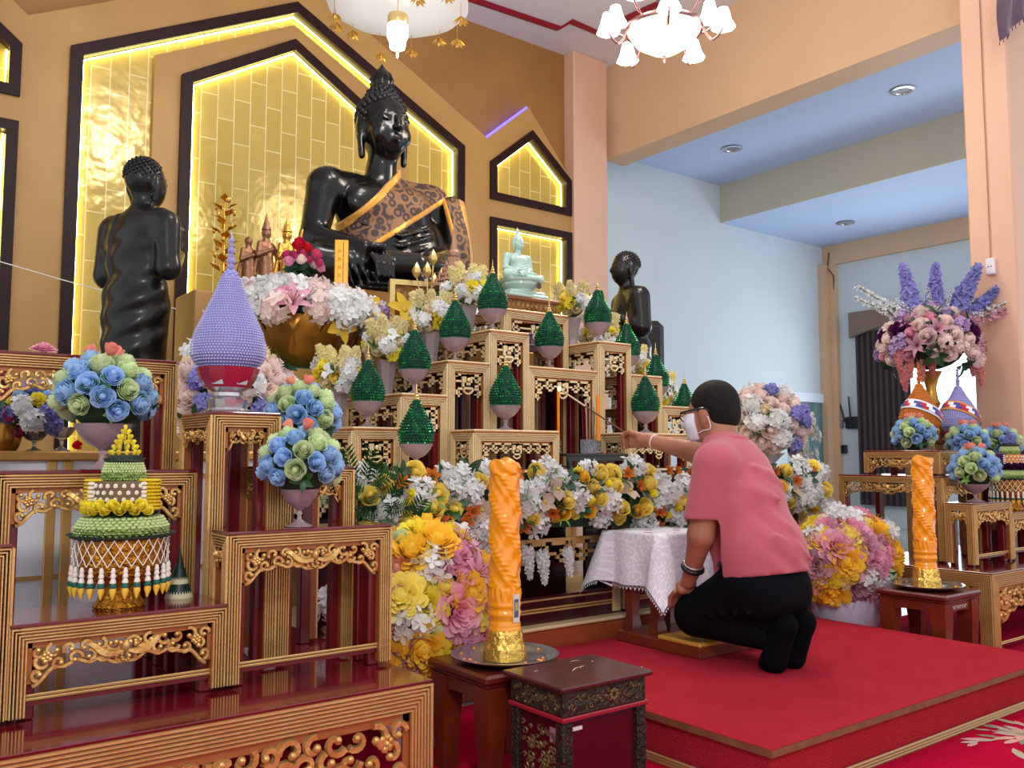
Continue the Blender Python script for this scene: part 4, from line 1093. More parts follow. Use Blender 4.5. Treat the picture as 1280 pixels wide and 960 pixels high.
# spikes fan out across the view; side vector runs along the picture
sd = Vector((.797,-.605,0))
for u, h, s in ((-.085,.30,.078),(.035,.33,.076),(.17,.26,.075),(.26,.20,.062)):
    put(T, 'delphinium', 'violet', sd*u+Vector((0,0,.78+h*.25)), sd*u*1.3+Vector((0,0,h*1.6)), s)
for u, v in ((-.16,.34),(-.27,.26),(-.03,.36),(.06,.36),(.16,.34),(.28,.26),(.34,.24),(-.02,.3),(-.23,.32)):
    put(T, 'twig', 'white' if u < .3 else 'pink', sd*u*.5+Vector((0,-.05,.78)), sd*u*2.2+Vector((0,0,v)), .105 if abs(u) > .2 else .055)
for u, z in ((-.26,.58),(-.19,.54),(-.05,.56),(.21,.56),(.26,.50),(-.23,.48),(-.12,.52)):
    put(T, 'wisteria', 'salmon', sd*u+Vector((-.08,-.1,z)), (.02,-.05,-1), .048)
# ---------------------------------------------------------------- statues
M_brz = mat('black_bronze', (22,20,20), .22, .3, bump=(14,.06), var=((14,12,12), 5), coat=.2)
M_hair = mat('black_bronze_dull', (34,33,36), .42, .3)
M_jade = mat('pale_jade', (190,216,205), .28, coat=.3, var=((174,204,192), 6), sub=.1)
def seated_field(h):
    F = Field((-.86,-.78,-.02),(.86,.36,1.62),h)
    F.ell((0,.03,.66),(.33,.19,.24),.06); F.ell((0,.0,.36),(.30,.225,.34),.08); F.ell((.30,.0,.42),(.19,.16,.30),.07); F.cone((-.34,.04,.80),(.34,.04,.80),.115,.115,.06)
    F.ell((-.15,-.10,.70),(.17,.07,.12),.06); F.ell((.15,-.10,.70),(.17,.07,.12),.06)
    F.cone((0,.03,.84),(0,.0,1.08),.125,.10,.05)
    for s in (-1,1):
        F.cone((s*.2,.04,.86),(s*.38,.04,.83),.07,.09,.05)
        F.ell((s*.40,.03,.80),(.125,.125,.125),.05)
    # right arm, hand laid over the knee
    F.chain([(-.42,.03,.80),(-.505,.0,.42)],[.118,.092],.04); F.chain([(-.505,-.01,.42),(-.36,-.44,.29)],[.092,.06],.04)
    F.rbox((-.33,-.53,.25),(.062,.085,.026),.024,.03,(-.55,0,-.25))
    for i in range(4): x = -.385+.035*i; F.chain([(x,-.59,.225),(x+.012,-.635,.16),(x+.016,-.645,.09-.008*abs(i-1.5))],[.019,.0175,.014],.008)
    F.chain([(-.275,-.50,.25),(-.235,-.57,.21)],[.02,.015],.012)
    # left arm, hand in the lap
    F.chain([(.42,.03,.80),(.50,.0,.44)],[.118,.092],.04); F.chain([(.50,-.01,.42),(.17,-.36,.30)],[.092,.055],.04)
    F.rbox((.04,-.40,.285),(.11,.06,.024),.022,.03)
    for i in range(4): F.chain([(-.05,-.43+.034*i,.29),(-.13,-.42+.03*i,.285)],[.018,.014],.008)
    # crossed legs
    F.chain([(.16,.0,.15),(.66,-.30,.13)],[.19,.135],.06); F.chain([(.66,-.32,.11),(.02,-.54,.08)],[.125,.085],.05)
    F.chain([(-.16,.0,.16),(-.66,-.30,.17)],[.19,.14],.06); F.chain([(-.66,-.32,.16),(-.02,-.50,.22)],[.13,.08],.05)
    F.ell((.20,-.46,.23),(.17,.065,.045),.04); F.ell((0,-.08,.08),(.5,.36,.10),.08); F.ell((0,-.16,.03),(.74,.44,.055),.05)
    for i in range(3): F.chain([(.31,-.50+.03*i,.24),(.37,-.50+.028*i,.235)],[.02,.014],.01)
    # robe folds over shins and belly
    for i in range(4): F.chain([(-.52+.05*i,-.45-.01*i,.27-.02*i),(-.50+.06*i,-.50,.12),(-.47+.06*i,-.52,.03)],[.012,.016,.01],.02)
    for i in range(5): F.chain([(-.24,-.15,.54-.07*i),(.02,-.235,.47-.07*i),(.30,-.15,.58-.06*i)],[.010,.013,.010],.02)
    # head
    F.ell((0,-.015,1.29),(.165,.19,.235),.03); F.ell((0,-.075,1.115),(.088,.085,.065),.06); F.ell((0,-.10,1.18),(.12,.09,.1),.05)
    F.chain([(0,-.195,1.335),(0,-.225,1.27),(0,-.238,1.228)],[.014,.019,.027],.018)
    for s in (-1,1):
        F.ell((s*.022,-.220,1.222),(.018,.018,.014),.012)
        F.ell((s*.074,-.172,1.298),(.046,.026,.022),.012)
        F.chain([(s*.118,-.150,1.318),(s*.075,-.190,1.345),(s*.018,-.200,1.325)],[.008,.011,.010],.012)
        F.chain([(s*.115,-.160,1.286),(s*.074,-.196,1.280),(s*.032,-.186,1.290)],[.006,.008,.006],.006)
        F.ell((s*.095,-.13,1.20),(.05,.05,.06),.04)
        F.ell((s*.172,.015,1.255),(.022,.05,.10),.015); F.chain([(s*.172,.0,1.19),(s*.165,-.01,1.05)],[.026,.024],.012)
    F.chain([(-.045,-.185,1.172),(0,-.207,1.168),(.045,-.185,1.172)],[.007,.014,.007],.008); F.chain([(-.034,-.183,1.152),(0,-.200,1.146),(.034,-.183,1.152)],[.009,.016,.009],.008)
    return F
bud = thing('seated_statue', 'large glossy black seated Buddha statue with a brown brocade sash', 'statue', (XC,5.35,1.98))
F = seated_field(.0125)
body = F.mesh('body', M_brz, bud, None, 1)
# hair curls and flame finial
mb = MB().ball((0,.012,1.355),(.168,.186,.172),24,16).ball((0,.02,1.50),(.105,.11,.085),18,12)
k = 0
for cz, rad, n, lo in ((1.355,(.172,.19,.178),210,-.32),(1.50,(.106,.11,.088),60,-.1)):
    for i in range(n):
        z = 1-(i+.5)/n*(1-lo); q = math.sqrt(1-z*z); a = i*2.39996; x, y = q*math.cos(a), q*math.sin(a)
        if cz < 1.4 and y < -.35 and z < .30+.25*(1-abs(x)): continue
        mb.ball((x*rad[0], .014+y*rad[1], cz+z*rad[2]), .0205, 6, 4)
mb.build('hair_curls', M_hair, bud, 60)
mb = MB().lathe([(.05,1.565),(.062,1.58),(.075,1.61),(.074,1.64),(.055,1.68),(.03,1.715),(.01,1.745),(.001,1.76)], (0,.02,0), 16, fn=lambda r,z,a: r*(1+.06*math.cos(5*a)))
for i in range(6):
    a = PI/3*i; mb.tube([(.06*math.cos(a),.02+.06*math.sin(a),1.585),(.082*math.cos(a),.02+.082*math.sin(a),1.62),(.06*math.cos(a+.25),.02+.06*math.sin(a+.25),1.675),(.02*math.cos(a+.3),.02+.02*math.sin(a+.3),1.72)], [.012,.016,.012,.004], 6)
mb.build('flame_finial', M_brz, bud, 60)
# brocade sash: a shell around chest and left shoulder
def sash_field():
    S = Field((-.42,-.32,.25),(.66,.34,1.02),.011); g = .02
    S.ell((0,.03,.66),(.33+g,.19+g,.24+g),.06); S.ell((0,.0,.36),(.30+g,.225+g,.34+g),.08); S.cone((-.30,.04,.80),(.34,.04,.80),.115+g,.115+g,.06)
    S.ell((-.15,-.10,.70),(.17+g,.07+g,.12+g),.06); S.ell((.15,-.10,.70),(.17+g,.07+g,.12+g),.06)
    S.cone((.2,.04,.86),(.38,.04,.83),.07+g,.09+g,.05); S.ell((.40,.03,.80),(.125+g,.125+g,.125+g),.05); S.cone((0,.03,.84),(0,.0,1.0),.125+g,.11+g,.05)
    S.chain([(.42,.03,.80),(.49,.0,.50)],[.118+g,.10+g],.04)
    X, Y, Z = S.grid()
    up = (Z-(.955+1.02*(X-.07)))/1.43; lo = ((.80+.70*(X-.45))-Z)/1.22
    S.D = np.maximum(np.maximum(S.D, up), lo).astype(np.float32)
    return S
M_broc = None
def brocade():
    m = mat('brown_brocade', (104,70,52), .55, .2); nt = m.node_tree; N = nt.nodes; L = nt.links
    tc = N.new('ShaderNodeTexCoord'); v = N.new('ShaderNodeTexVoronoi'); v.inputs['Scale'].default_value = 15; L.new(tc.outputs['Object'], v.inputs['Vector'])
    w = N.new('ShaderNodeMath'); w.operation = 'MULTIPLY'; w.inputs[1].default_value = 13; L.new(v.outputs['Distance'], w.inputs[0])
    s_ = N.new('ShaderNodeMath'); s_.operation = 'SINE'; L.new(w.outputs[0], s_.inputs[0])
    n = N.new('ShaderNodeTexNoise'); n.inputs['Scale'].default_value = 60; L.new(tc.outputs['Object'], n.inputs['Vector'])
    a = N.new('ShaderNodeMath'); a.operation = 'ADD'; L.new(s_.outputs[0], a.inputs[0]); L.new(n.outputs['Fac'], a.inputs[1])
    r = N.new('ShaderNodeValToRGB'); r.color_ramp.elements[0].position = .1; r.color_ramp.elements[1].position = 1.0
    r.color_ramp.elements[0].color = lin((56,40,38)); r.color_ramp.elements[1].color = lin((128,90,60)); L.new(a.outputs[0], r.inputs['Fac']); L.new(r.outputs['Color'], N['Principled BSDF'].inputs['Base Color'])
    return m
M_broc = brocade(); M_sat = mat('amber_satin', (216,150,52), .3, .25, bump=(40,.2), sheen=.3)
def sm(P_):
    up = (P_[:,2]-(.955+1.02*(P_[:,0]-.07)))/1.43; lo = ((.80+.70*(P_[:,0]-.45))-P_[:,2])/1.22
    return ((up > -.042) | (lo > -.036)).astype(int)
sf = sash_field(); sash = sf.mesh('sash', [M_broc, M_sat], bud, sm, 1)
vs = []; fs = []; mi = []
for j in range(15):
    t = j/14; z = .86-.72*t; cx = .52+.05*t; y = -.10-.10*math.sin(PI*t*.7)
    for i in range(9):
        u = -1+2*i/8; vs.append((cx+u*(.085-.01*t), y-.02*math.cos(u*1.4)+.010*math.sin(u*5+t*6), z-.03*abs(u)))
for j in range(14):
    for i in range(8): q = j*9+i; fs.append((q,q+1,q+10,q+9)); mi.append(1 if i in (0,6,7) else 0)
o = MB().add(vs, fs, mi).build('sash_end', [M_broc, M_sat], sash, 180)
so = o.modifiers.new('thickness', 'SOLIDIFY'); so.thickness = .012

# small pale green seated statue: same posture on its own lotus pedestal
js = thing('seated_statue', 'small pale green jade Buddha statue at the top of the altar steps', 'statue', (2.925,3.80,1.823))
me = body.data.copy(); me.materials.clear(); me.materials.append(M_jade)
link('body', me, js, (0,0,.10), None, .172)
mb = MB().ball((0,.012,1.36),(.172,.19,.178),20,14).lathe([(.10,1.50),(.085,1.56),(.05,1.60),(.06,1.63),(.055,1.68),(.02,1.75),(.002,1.80)], (0,.02,0), 14)
o = mb.build('hair_cap', M_jade, js); o.location = (0,0,.10); o.scale = (.172,)*3
MB().bbox((-.135,-.105,0),(.135,.06,.022),.006).bbox((-.118,-.095,.022),(.118,.05,.04),.005).lathe([(.075,.04),(.07,.05),(.085,.062),(.10,.075),(.10,.088),(.115,.095),(.118,.104),(.1,.108)], (0,-.02,0), 28, fn=lambda r,z,a: r*(1+.03*math.cos(16*a))).build('lotus_pedestal', M_jade, js)
MB().lathe([(.016,0),(.018,.004),(.010,.006),(.009,.004)], seg=14, M=Matrix.Translation((.05,-.118,.068)) @ Matrix.Rotation(PI/2,4,'X')).build('inset_medallion', mat('dark_inset', (90,70,60), .3, .4), js)
M_cbox = mat('carved_gold_box', (178,132,76), .42, .45, bump=(70,.6), var=((120,76,40), 26))
T = thing('carved_plinth', 'carved gold box under the pale green statue', 'plinth', (2.93,3.80,1.735))
MB().bbox((-.2,-.11,0),(.2,.11,.018),.004).bbox((-.205,-.115,.068),(.205,.115,.088),.004).build('molding', mat('brown_gilt', (126,76,44), .4, .3), T)
mb = MB().box((-.19,-.10,.018),(.19,.10,.068))
for i in range(12):
    x = -.175+.0318*i; mb.ball((x,-.102,.043), (.014,.006,.02), 8, 5)
mb.build('carved_band', M_cbox, T)

# standing monks
def monk_field(h):
    F = Field((-.36,-.40,-.01),(.36,.30,1.70),h)
    F.ell((0,.0,1.555),(.088,.108,.108),.02); F.ell((0,-.05,1.47),(.058,.06,.06),.04); F.ell((0,-.045,1.51),(.07,.07,.06),.03)
    F.chain([(0,-.105,1.55),(0,-.122,1.51)],[.01,.017],.012); F.chain([(-.03,-.098,1.465),(0,-.108,1.463),(.03,-.098,1.465)],[.006,.009,.006],.006)
    for s in (-1,1):
        F.ell((s*.036,-.096,1.54),(.022,.014,.011),.008); F.chain([(s*.06,-.088,1.562),(s*.03,-.104,1.57),(s*.01,-.104,1.56)],[.005,.006,.005],.006)
        F.ell((s*.092,.01,1.515),(.014,.028,.05),.01); F.cone((s*.09,.005,1.48),(s*.086,.0,1.43),.014,.012,.008)
    F.cone((0,.012,1.34),(0,.0,1.46),.062,.052,.04)
    F.ell((0,.02,1.17),(.185,.125,.20),.06); F.ell((0,.02,.95),(.165,.12,.22),.06); F.cone((-.15,.02,1.31),(.15,.02,1.31),.065,.065,.05)
    for s in (-1,1):
        F.chain([(s*.195,.02,1.285),(s*.225,.03,1.06)],[.07,.056],.03); F.chain([(s*.225,.02,1.05),(s*.05,-.19,1.18)],[.056,.034],.03)
        F.rbox((s*.016,-.215,1.27),(.013,.035,.085),.012,.01,(.25,0,0)); F.chain([(s*.02,-.235,1.21),(s*.02,-.252,1.26)],[.013,.010],.006)
    F.cone((0,.02,.86),(0,.025,.40),.158,.142,.06); F.cone((0,.025,.40),(0,.02,.08),.142,.125,.05)
    F.ell((-.07,-.06,.03),(.05,.12,.035),.02); F.ell((.07,-.06,.03),(.05,.12,.035),.02)
    X, Y, Z = F.grid()
    an = np.arctan2(X, Y)                      # robe folds sweep diagonally round the body
    wave = np.sin((Z*46+an*3.2)+.8*np.sin(Z*9+an)); wt = np.clip((1.28-Z)/.1,0,1)*np.clip((Z-.22)/.1,0,1)*np.clip((.215-np.abs(X))/.05,0,1)*np.clip((Y+.10)/.06,0,1)
    F.D = (F.D - .0055*wave*wt).astype(np.float32)
    # outer robe hangs over the left shoulder with a straight edge down the back
    d = np.maximum(np.maximum(F.D-.010, -(X-.075)*1.0), np.maximum(Z-1.36, .24-Z)); d = np.maximum(d, -(Y+.06))
    F.D = np.minimum(F.D, d).astype(np.float32)
    return F
f = monk_field(.009)
M_brz2 = mat('dark_bronze', (28,25,25), .3, .3, bump=(18,.06), var=((18,16,16), 6), coat=.15)
hd = Vector((.90,.43,0))
m1 = thing('standing_statue', 'black bronze standing monk statue with joined hands, back turned, at left', 'statue', (1.195,4.75,.86), math.atan2(hd.y,hd.x)+PI/2)
mbody = f.mesh('body', M_brz2, m1, None, 1)
def cap(T):
    mb = MB()
    for i in range(150):
        z = 1-(i+.5)/150*1.15; q = math.sqrt(max(0,1-z*z)); a = i*2.39996; x, y = q*math.cos(a), q*math.sin(a)
        if y < -.45 and z < .55: continue
        mb.ball((x*.088, .004+y*.104, 1.562+z*.102), .0095, 5, 3)
    mb.build('cropped_hair', M_hair, T, 60)
cap(m1)
m2 = copy_tree(m1); hd = Vector((-.92,.38,0)); spot(m2, (4.70,4.75,.86), math.atan2(hd.y,hd.x)+PI/2, 1, 'black bronze standing monk statue in profile beside the white aisle wall at right')
for x, lab in ((1.195,'gold block under the left standing monk statue'),(4.70,'gold block under the right standing monk statue')):
    o = MB().bbox((x-.24,4.5,0),(x+.24,5.0,.862),.01).build('pedestal', M_gold); tag(o, lab, 'pedestal')
ch = thing('chairlike_box', 'black chair-like thing drawn as a box on a pole, half hidden behind the right standing statue', 'chairlike_box', (5.31,5.2,0), -.6)  # unclear chair-like dark shape; box form, front and pole are made up
MB().bbox((-.17,-.15,1.62),(.17,.15,2.09),.05).build('box', M_blk, ch)
MB().bbox((-.13,-.155,1.68),(.13,-.148,2.03),.01).build('front_panel', mat('textured_front_black', (40,40,46), .6, bump=(200,.6,'voronoi')), ch)
MB().tube([(0,0,.02),(0,0,1.63)], .018, 10).lathe([(.2,0),(.2,.015),(.03,.03)], seg=24).build('pole', M_blk, ch)
# small gilded figures, gold tree, vase of roses, plaque, framed relief, lotus buds, miniature spire on the left shelf
M_gilt = mat('bright_gilding', (214,160,70), .22, .85, bump=(60,.2)); M_gilt2 = mat('rosy_bronze', (150,104,78), .32, .6, bump=(40,.2))
o = MB().bbox((1.47,4.77,0),(1.93,5.1,at(329,376,Y=4.9).z),.01).build('shelf_block', M_gold); tag(o, 'gold shelf block behind the golden lotus bowl', 'pedestal')
def figure(lab, loc, H, m, crown=True, arms=0):
    T = thing('small_standing_figure', lab, 'statuette', loc, .3, 'gilded figures behind the golden bowl')
    F = Field((-.16,-.14,-.01),(.16,.14,.66),.009)
    F.cone((0,0,.0),(0,0,.30),.075,.05,.03); F.ell((0,0,.36),(.06,.045,.09),.02); F.ell((0,0,.49),(.032,.036,.042),.012); F.cone((0,0,.42),(0,0,.47),.02,.02,.015)
    F.chain([(-.055,0,.41),(-.085,-.02,.32),(-.01,-.08,.36)],[.02,.018,.014],.012); F.chain([(.055,0,.41),(.10,-.01,.33),(.075,-.03,.20)],[.02,.018,.014],.012)
    F.chain([(-.07,.01,.30),(-.115,.01,.12),(-.10,.01,.02)],[.012,.02,.014],.02)
    if arms: F.chain([(.055,0,.41),(.12,.0,.46),(.14,0,.56)],[.018,.014,.010],.012)
    b = F.mesh('body', m, T); 
    if crown: MB().lathe([(.036,.515),(.03,.535),(.022,.55),(.024,.56),(.010,.59),(.003,.64)], seg=10).build('crown', m, T)
    T.scale = (H/.64,)*3; return T
zb = at(329,376,Y=4.9).z
p = at(309,375,Y=4.9); figure('small dark gilt figure at left of the group behind the golden bowl', (p.x,4.9,zb), .44, M_gilt2, False)
p = at(331,375,Y=4.9); figure('rosy bronze crowned figure in the middle behind the golden bowl', (p.x,4.9,zb), .52, M_gilt2)
p = at(357,375,Y=4.9); figure('gilt crowned figure behind the vase of red and pink roses', (p.x,4.9,zb), .53, M_gilt, True, 1)
p = at(278,370,Y=4.9)
T = thing('gold_tree_ornament', 'gilded tree ornament with small leaves and buds beside the lavender cone', 'ornament', (p.x,4.9,zb))
MB().tube([(0,0,0),(.004,0,.25),(0,0,.5),(.004,0,.60)], [.008,.006,.005,.003], 6).lathe([(.05,0),(.05,.01),(.015,.03)], seg=12).build('stem', M_gilt, T)
mb = MB(); rr = random.Random(8)
for k in range(30):
    z = .06+.5*k/30; a = k*2.4; M = Matrix.Translation((0,0,z)) @ Matrix.Rotation(a,4,'Z') @ Matrix.Rotation(.9,4,'Y'); L_ = .10*(1-.4*z)
    mb.add([(0,0,.02),(.0,L_*.32,L_*.6),(.012,0,L_*1.1),(.0,-L_*.32,L_*.6)], [(0,1,2),(0,2,3)], 0, M)
mb.build('leaf_spray', M_gilt, T, 0)
for k in range(14):
    z = .2+.4*k/14; a = k*2.4+1; MB().ball((.055*math.cos(a),.055*math.sin(a),z), (.012,.012,.018), 6, 5).build('bud', M_gilt, T)
p = at(372,388,Y=4.28)
T = thing('rose_vase', 'pale green celadon vase holding red, pink and white roses', 'vase of flowers', (p.x,4.28,p.z))
MB().lathe([(.035,0),(.04,.01),(.066,.05),(.072,.09),(.06,.13),(.045,.15),(.055,.165),(.062,.17),(.05,.165),(.035,.14),(.01,.1)], seg=22, fn=lambda r,z,a: r*(1+.03*math.cos(8*a)*(z>.15))).build('celadon_vase', mat('celadon', (142,190,176), .25, coat=.4), T, 60)
filler(T, (0,0,.225), (.08,.08,.07))
for k, (x, z, c) in enumerate(((-.01,.36,'red'),(.03,.33,'red'),(-.045,.33,'red'),(-.085,.28,'rose'),(-.05,.28,'rose'),(.08,.30,'rose'),(.05,.27,'rose'),(.11,.26,'rose'),(-.02,.26,'blush'),(.085,.25,'blush'),(.0,.30,'rose'),(-.1,.24,'pink'),(.13,.24,'pink'))):
    put(T, 'rose', c, (x*.85,-.03-.02*(k%3),z), (x*4,-.7,1), .034)
for k in range(9): put(T, 'leaf', 'dark', (.05*math.cos(k*.7),-.03,.2), (math.cos(k*.7),-.5,.3), .06)
p = at(426,376,Y=4.45); q = at(426,300,Y=4.45)
T = thing('inscribed_plaque', 'tall narrow amber plaque with gold writing before the big statue', 'plaque', (p.x,4.45,1.70), -.5)
h = q.z-1.70
MB().bbox((-.038,-.012,0),(.038,.012,h),.004).build('panel', mat('amber_plaque', (230,150,40), .3, .3), T)
mb = MB().box((.008,-.0135,.01),(.013,-.012,h-.01))
rr = random.Random(4)
for k in range(9):
    z = .03+k*(h-.06)/9; mb.tube([(-.02,-.0125,z),(-.012,-.0125,z+.012),(-.018,-.0125,z+.02),(-.006,-.0125,z+.016),(-.004,-.0125,z+.004)], .0018, 4)
mb.build('inscription', mat('dark_gilt_ink', (140,84,24), .4, .4), T)
MB().bbox((-.06,-.03,-.06),(.06,.03,.0),.006).build('foot', M_gilt, T)
p = at(545,372,Y=4.25)
T = thing('framed_relief', 'upright gilt framed relief half hidden by gold lotus buds', 'relief panel', (2.60,4.36,1.68), -.25)
mb = MB(); mb.prism([(-.15,0),(.15,0),(.15,.30),(-.15,.30)], -.02, .02, 'y', holes=[[(-.12,.03),(.12,.03),(.12,.27),(-.12,.27)]]); mb.build('frame', M_fin, T)
mb = MB().box((-.12,.0,.03),(.12,.01,.27))
for k in range(16): mb.ball((-.1+.05*(k%5), -.002, .05+.06*(k//5)), (.022,.012,.028), 7, 5)
mb.build('relief', M_cbox, T)
T = thing('lotus_bud_bunch', 'bunch of gold lotus buds with one round green leaf before the sash end', 'ornament', (2.66,4.30,1.72))
for k, (x, z, lean) in enumerate(((-.09,.27,-.3),(-.02,.28,-.1),(.02,.36,.0),(.08,.26,.25),(.13,.25,.4),(.03,.22,.1))):
    mb = MB().tube([(x*.2,0,0),(x*.6,-.01,z*.5),(x,-.015,z)], .005, 5)
    mb.lathe([(.004,-.01),(.022,.015),(.026,.035),(.016,.06),(.002,.085)], (x,-.015,z), 10, fn=lambda r,z_,a: r*(1+.08*math.cos(5*a))); mb.build('lotus_bud', M_fin, T)
MB().lathe([(.002,0),(.04,.004),(.042,.002),(.002,-.003)], seg=16, M=Matrix.Translation((.03,-.03,.16)) @ Matrix.Rotation(PI/2.2,4,'X'), fn=lambda r,z,a: r*(1+.06*math.cos(7*a))).build('round_leaf', mat('enamel_leaf', (84,130,80), .3), T)
p = at(573,352,Y=4.15)
T = thing('miniature_spire', 'miniature tiered palace roof with a tall spire behind the yellow flowers', 'model', (p.x,4.2,1.72))
M_sp = mat('weathered_gilt', (176,134,112), .4, .4); mb = MB()
z = .22
for k in range(6):
    r = .125*(1-k*.15); mb.lathe([(r*.72,z-.012),(r,z-.004),(r*.98,z+.004),(r*.66,z+.03)], seg=8)
    for i in range(12):
        a = 2*PI*i/12; mb.lathe([(.008,0),(.006,.012),(.001,.03)], (r*.92*math.cos(a), r*.92*math.sin(a), z), 5)
    z += .03
mb.build('tiered_roof', M_sp, T)
MB().lathe([(.03,z),(.034,z+.02),(.02,z+.04),(.022,z+.05),(.012,z+.08),(.014,z+.09),(.006,z+.14),(.003,z+.20)], seg=10).build('spire', M_sp, T)
mb = MB().bbox((-.12,-.12,0),(.12,.12,.06),.008)
for i in (-1,1):
    for j in (-1,1): mb.tube([(i*.085,j*.085,.05),(i*.085,j*.085,.215)], .012, 8)
mb.build('pavilion_base', M_sp, T)
for px, lab in ((628,'small gilt flame ornament left of the pale green statue'),(714,'small gilt flame ornament right of the pale green statue')):
    p = at(px,345,Y=3.86)
    T = thing('flame_ornament', lab, 'ornament', (p.x,3.88,1.735), 0, 'gilt flame ornaments')
    MB().lathe([(.028,0),(.03,.008),(.012,.02),(.01,.07),(.02,.09),(.016,.1)], seg=12).build('foot', M_gilt, T)
    mb = MB()
    for k in (-1,0,1): mb.tube(cat_rom([(k*.004,0,.09),(k*.03,0,.125),(k*.022,0,.16),(k*.004,0,.20+.02*(k==0))],4), [.008]*4+[.01]*4+[.006]*4+[.002], 6)
    mb.build('flame', M_gilt, T)
# sacred white thread across the wall
q = [at(x,y,Y=6.6) for x,y in ((-20,320),(0,327),(75,349),(150,369),(228,388),(262,396))]
tag(MB().tube(q, .004, 5).build('white_thread', mat('white_thread', (240,236,226), .6)), 'thin white thread stretched across the gold wall at left', 'thread')
# ---------------------------------------------------------------- the kneeling man
MO = Vector((2.87,2.2,.17))
man = thing('person', 'kneeling man in pink short-sleeved shirt and black trousers reaching out with a lighting stick', 'person', MO)
w3 = lambda p: (p[0]-MO.x, p[1]-MO.y, p[2]-MO.z)
class WF(Field):
    def cone(s, a, b, *r, **k): super().cone(w3(a), w3(b), *r, **k)
    def ell(s, c, *r, **k): super().ell(w3(c), *r, **k)
    def rbox(s, c, *r, **k): super().rbox(w3(c), *r, **k)
def wfield(lo, hi, h): return WF(w3(lo), w3(hi), h)
HC = Vector((2.868,2.415,1.148)); HR = Matrix.Rotation(-2.90,3,'Z') @ Matrix.Rotation(.12,3,'X')
hp = lambda x, y, z: tuple(HC + HR @ Vector((x,y,z)))
hrot = HR.to_euler()
def skin_body():
    F = wfield((2.55,1.93,.16),(3.22,3.16,1.34),.0062)
    # head, neck
    F.ell(hp(0,.02,.03), (.076,.094,.092), .02, hrot); F.ell(hp(0,-.03,-.02), (.066,.074,.084), .03, hrot); F.ell(hp(0,-.05,-.082), (.05,.046,.034), .03, hrot)
    F.cone(hp(0,-.098,.01), hp(0,-.118,-.026), .010, .016, k=.012)
    for s in (-1,1):
        F.ell(hp(s*.033,-.088,.012), (.022,.014,.010), .008, hrot); F.ell(hp(s*.079,.006,-.012), (.011,.024,.036), .006, hrot); F.cone(hp(s*.08,.0,-.04), hp(s*.077,-.004,-.052), .010, .008, k=.006)
        F.ell(hp(s*.04,-.06,-.035), (.03,.03,.03), .02, hrot)
    F.chain([hp(-.02,-.098,-.062), hp(0,-.104,-.061), hp(.02,-.098,-.062)], [.006,.008,.006], .006)
    F.cone(hp(0,.03,-.05), (2.862,2.345,.985), .066, .075, k=.03)
    # torso and legs under the clothes
    F.chain([(2.86,2.14,.52),(2.86,2.22,.75),(2.86,2.31,.92)], [.11,.115,.09], .05); F.cone((2.71,2.26,.945),(3.01,2.38,.97), .06, .06, k=.04)
    for hx_, kn, an in (((2.79,2.17,.47),(2.755,2.40,.345),(2.82,2.10,.32)),((2.92,2.17,.47),(2.95,2.43,.345),(2.93,2.10,.32))):
        F.chain([hx_, kn], [.09,.06], .03); F.chain([kn, an], [.055,.04], .02)
    # left arm resting on the thigh
    F.chain([(2.695,2.25,.94),(2.662,2.300,.665)], [.062,.05], .03); F.chain([(2.662,2.300,.665),(2.690,2.372,.525)], [.050,.033], .02)
    F.chain([(2.690,2.372,.525),(2.699,2.402,.475)], [.031,.030], .015); F.rbox((2.706,2.425,.447), (.036,.028,.016), .014, .014, (.85,.0,-.35))
    for i in range(4):
        x = 2.674+.0185*i; y = 2.452-.005*i; l = (.9,1.06,1.0,.82)[i]
        F.chain([(x,y,.430),(x+.006,y+.030*l,.405),(x+.010,y+.042*l,.378-.012*l)], [.0105,.0098,.0085], .006)
    F.chain([(2.738,2.408,.463),(2.757,2.428,.448),(2.764,2.446,.432)], [.0125,.0115,.0095], .008)
    # right arm stretched towards the candles
    F.chain([(3.01,2.385,.965),(3.058,2.655,.985)], [.062,.050], .03); F.chain([(3.058,2.655,.985),(3.022,2.905,1.040)], [.050,.031], .02)
    F.chain([(3.022,2.905,1.040),(3.014,2.95,1.047)], [.030,.031], .015); F.rbox((3.010,2.985,1.046), (.020,.042,.038), .016, .014, (.12,0,.1))
    for i in range(4):
        z = 1.074-.0185*i; l = (1.05,1.08,.98,.8)[i]
        F.chain([(3.020,3.022-.003*i,z),(3.013,3.022+.034*l,z-.004),(2.990,3.022+.040*l,z-.010),(2.978,3.022+.016*l,z-.010)], [.0110,.0100,.0095,.0085], .005)
    F.chain([(2.997,2.962,1.068),(2.982,2.998,1.082),(2.982,3.036,1.079)], [.0145,.0125,.0098], .008)
    return F
M_skin = mat('brown_skin', (176,116,92), .45, sub=.05, bump=(120,.06), var=((158,98,76), 9))
M_shirt = mat('pink_shirt', (190,92,104), .75, bump=(150,.25,'wave','Z'), sheen=.3, spec=.2)
M_shirtd = mat('pink_collar', (190,64,84), .75, sheen=.2)
M_trs = mat('black_trousers', (12,12,18), .85, bump=(120,.1), spec=.1)
skin_body().mesh('body', M_skin, man, None, 1)
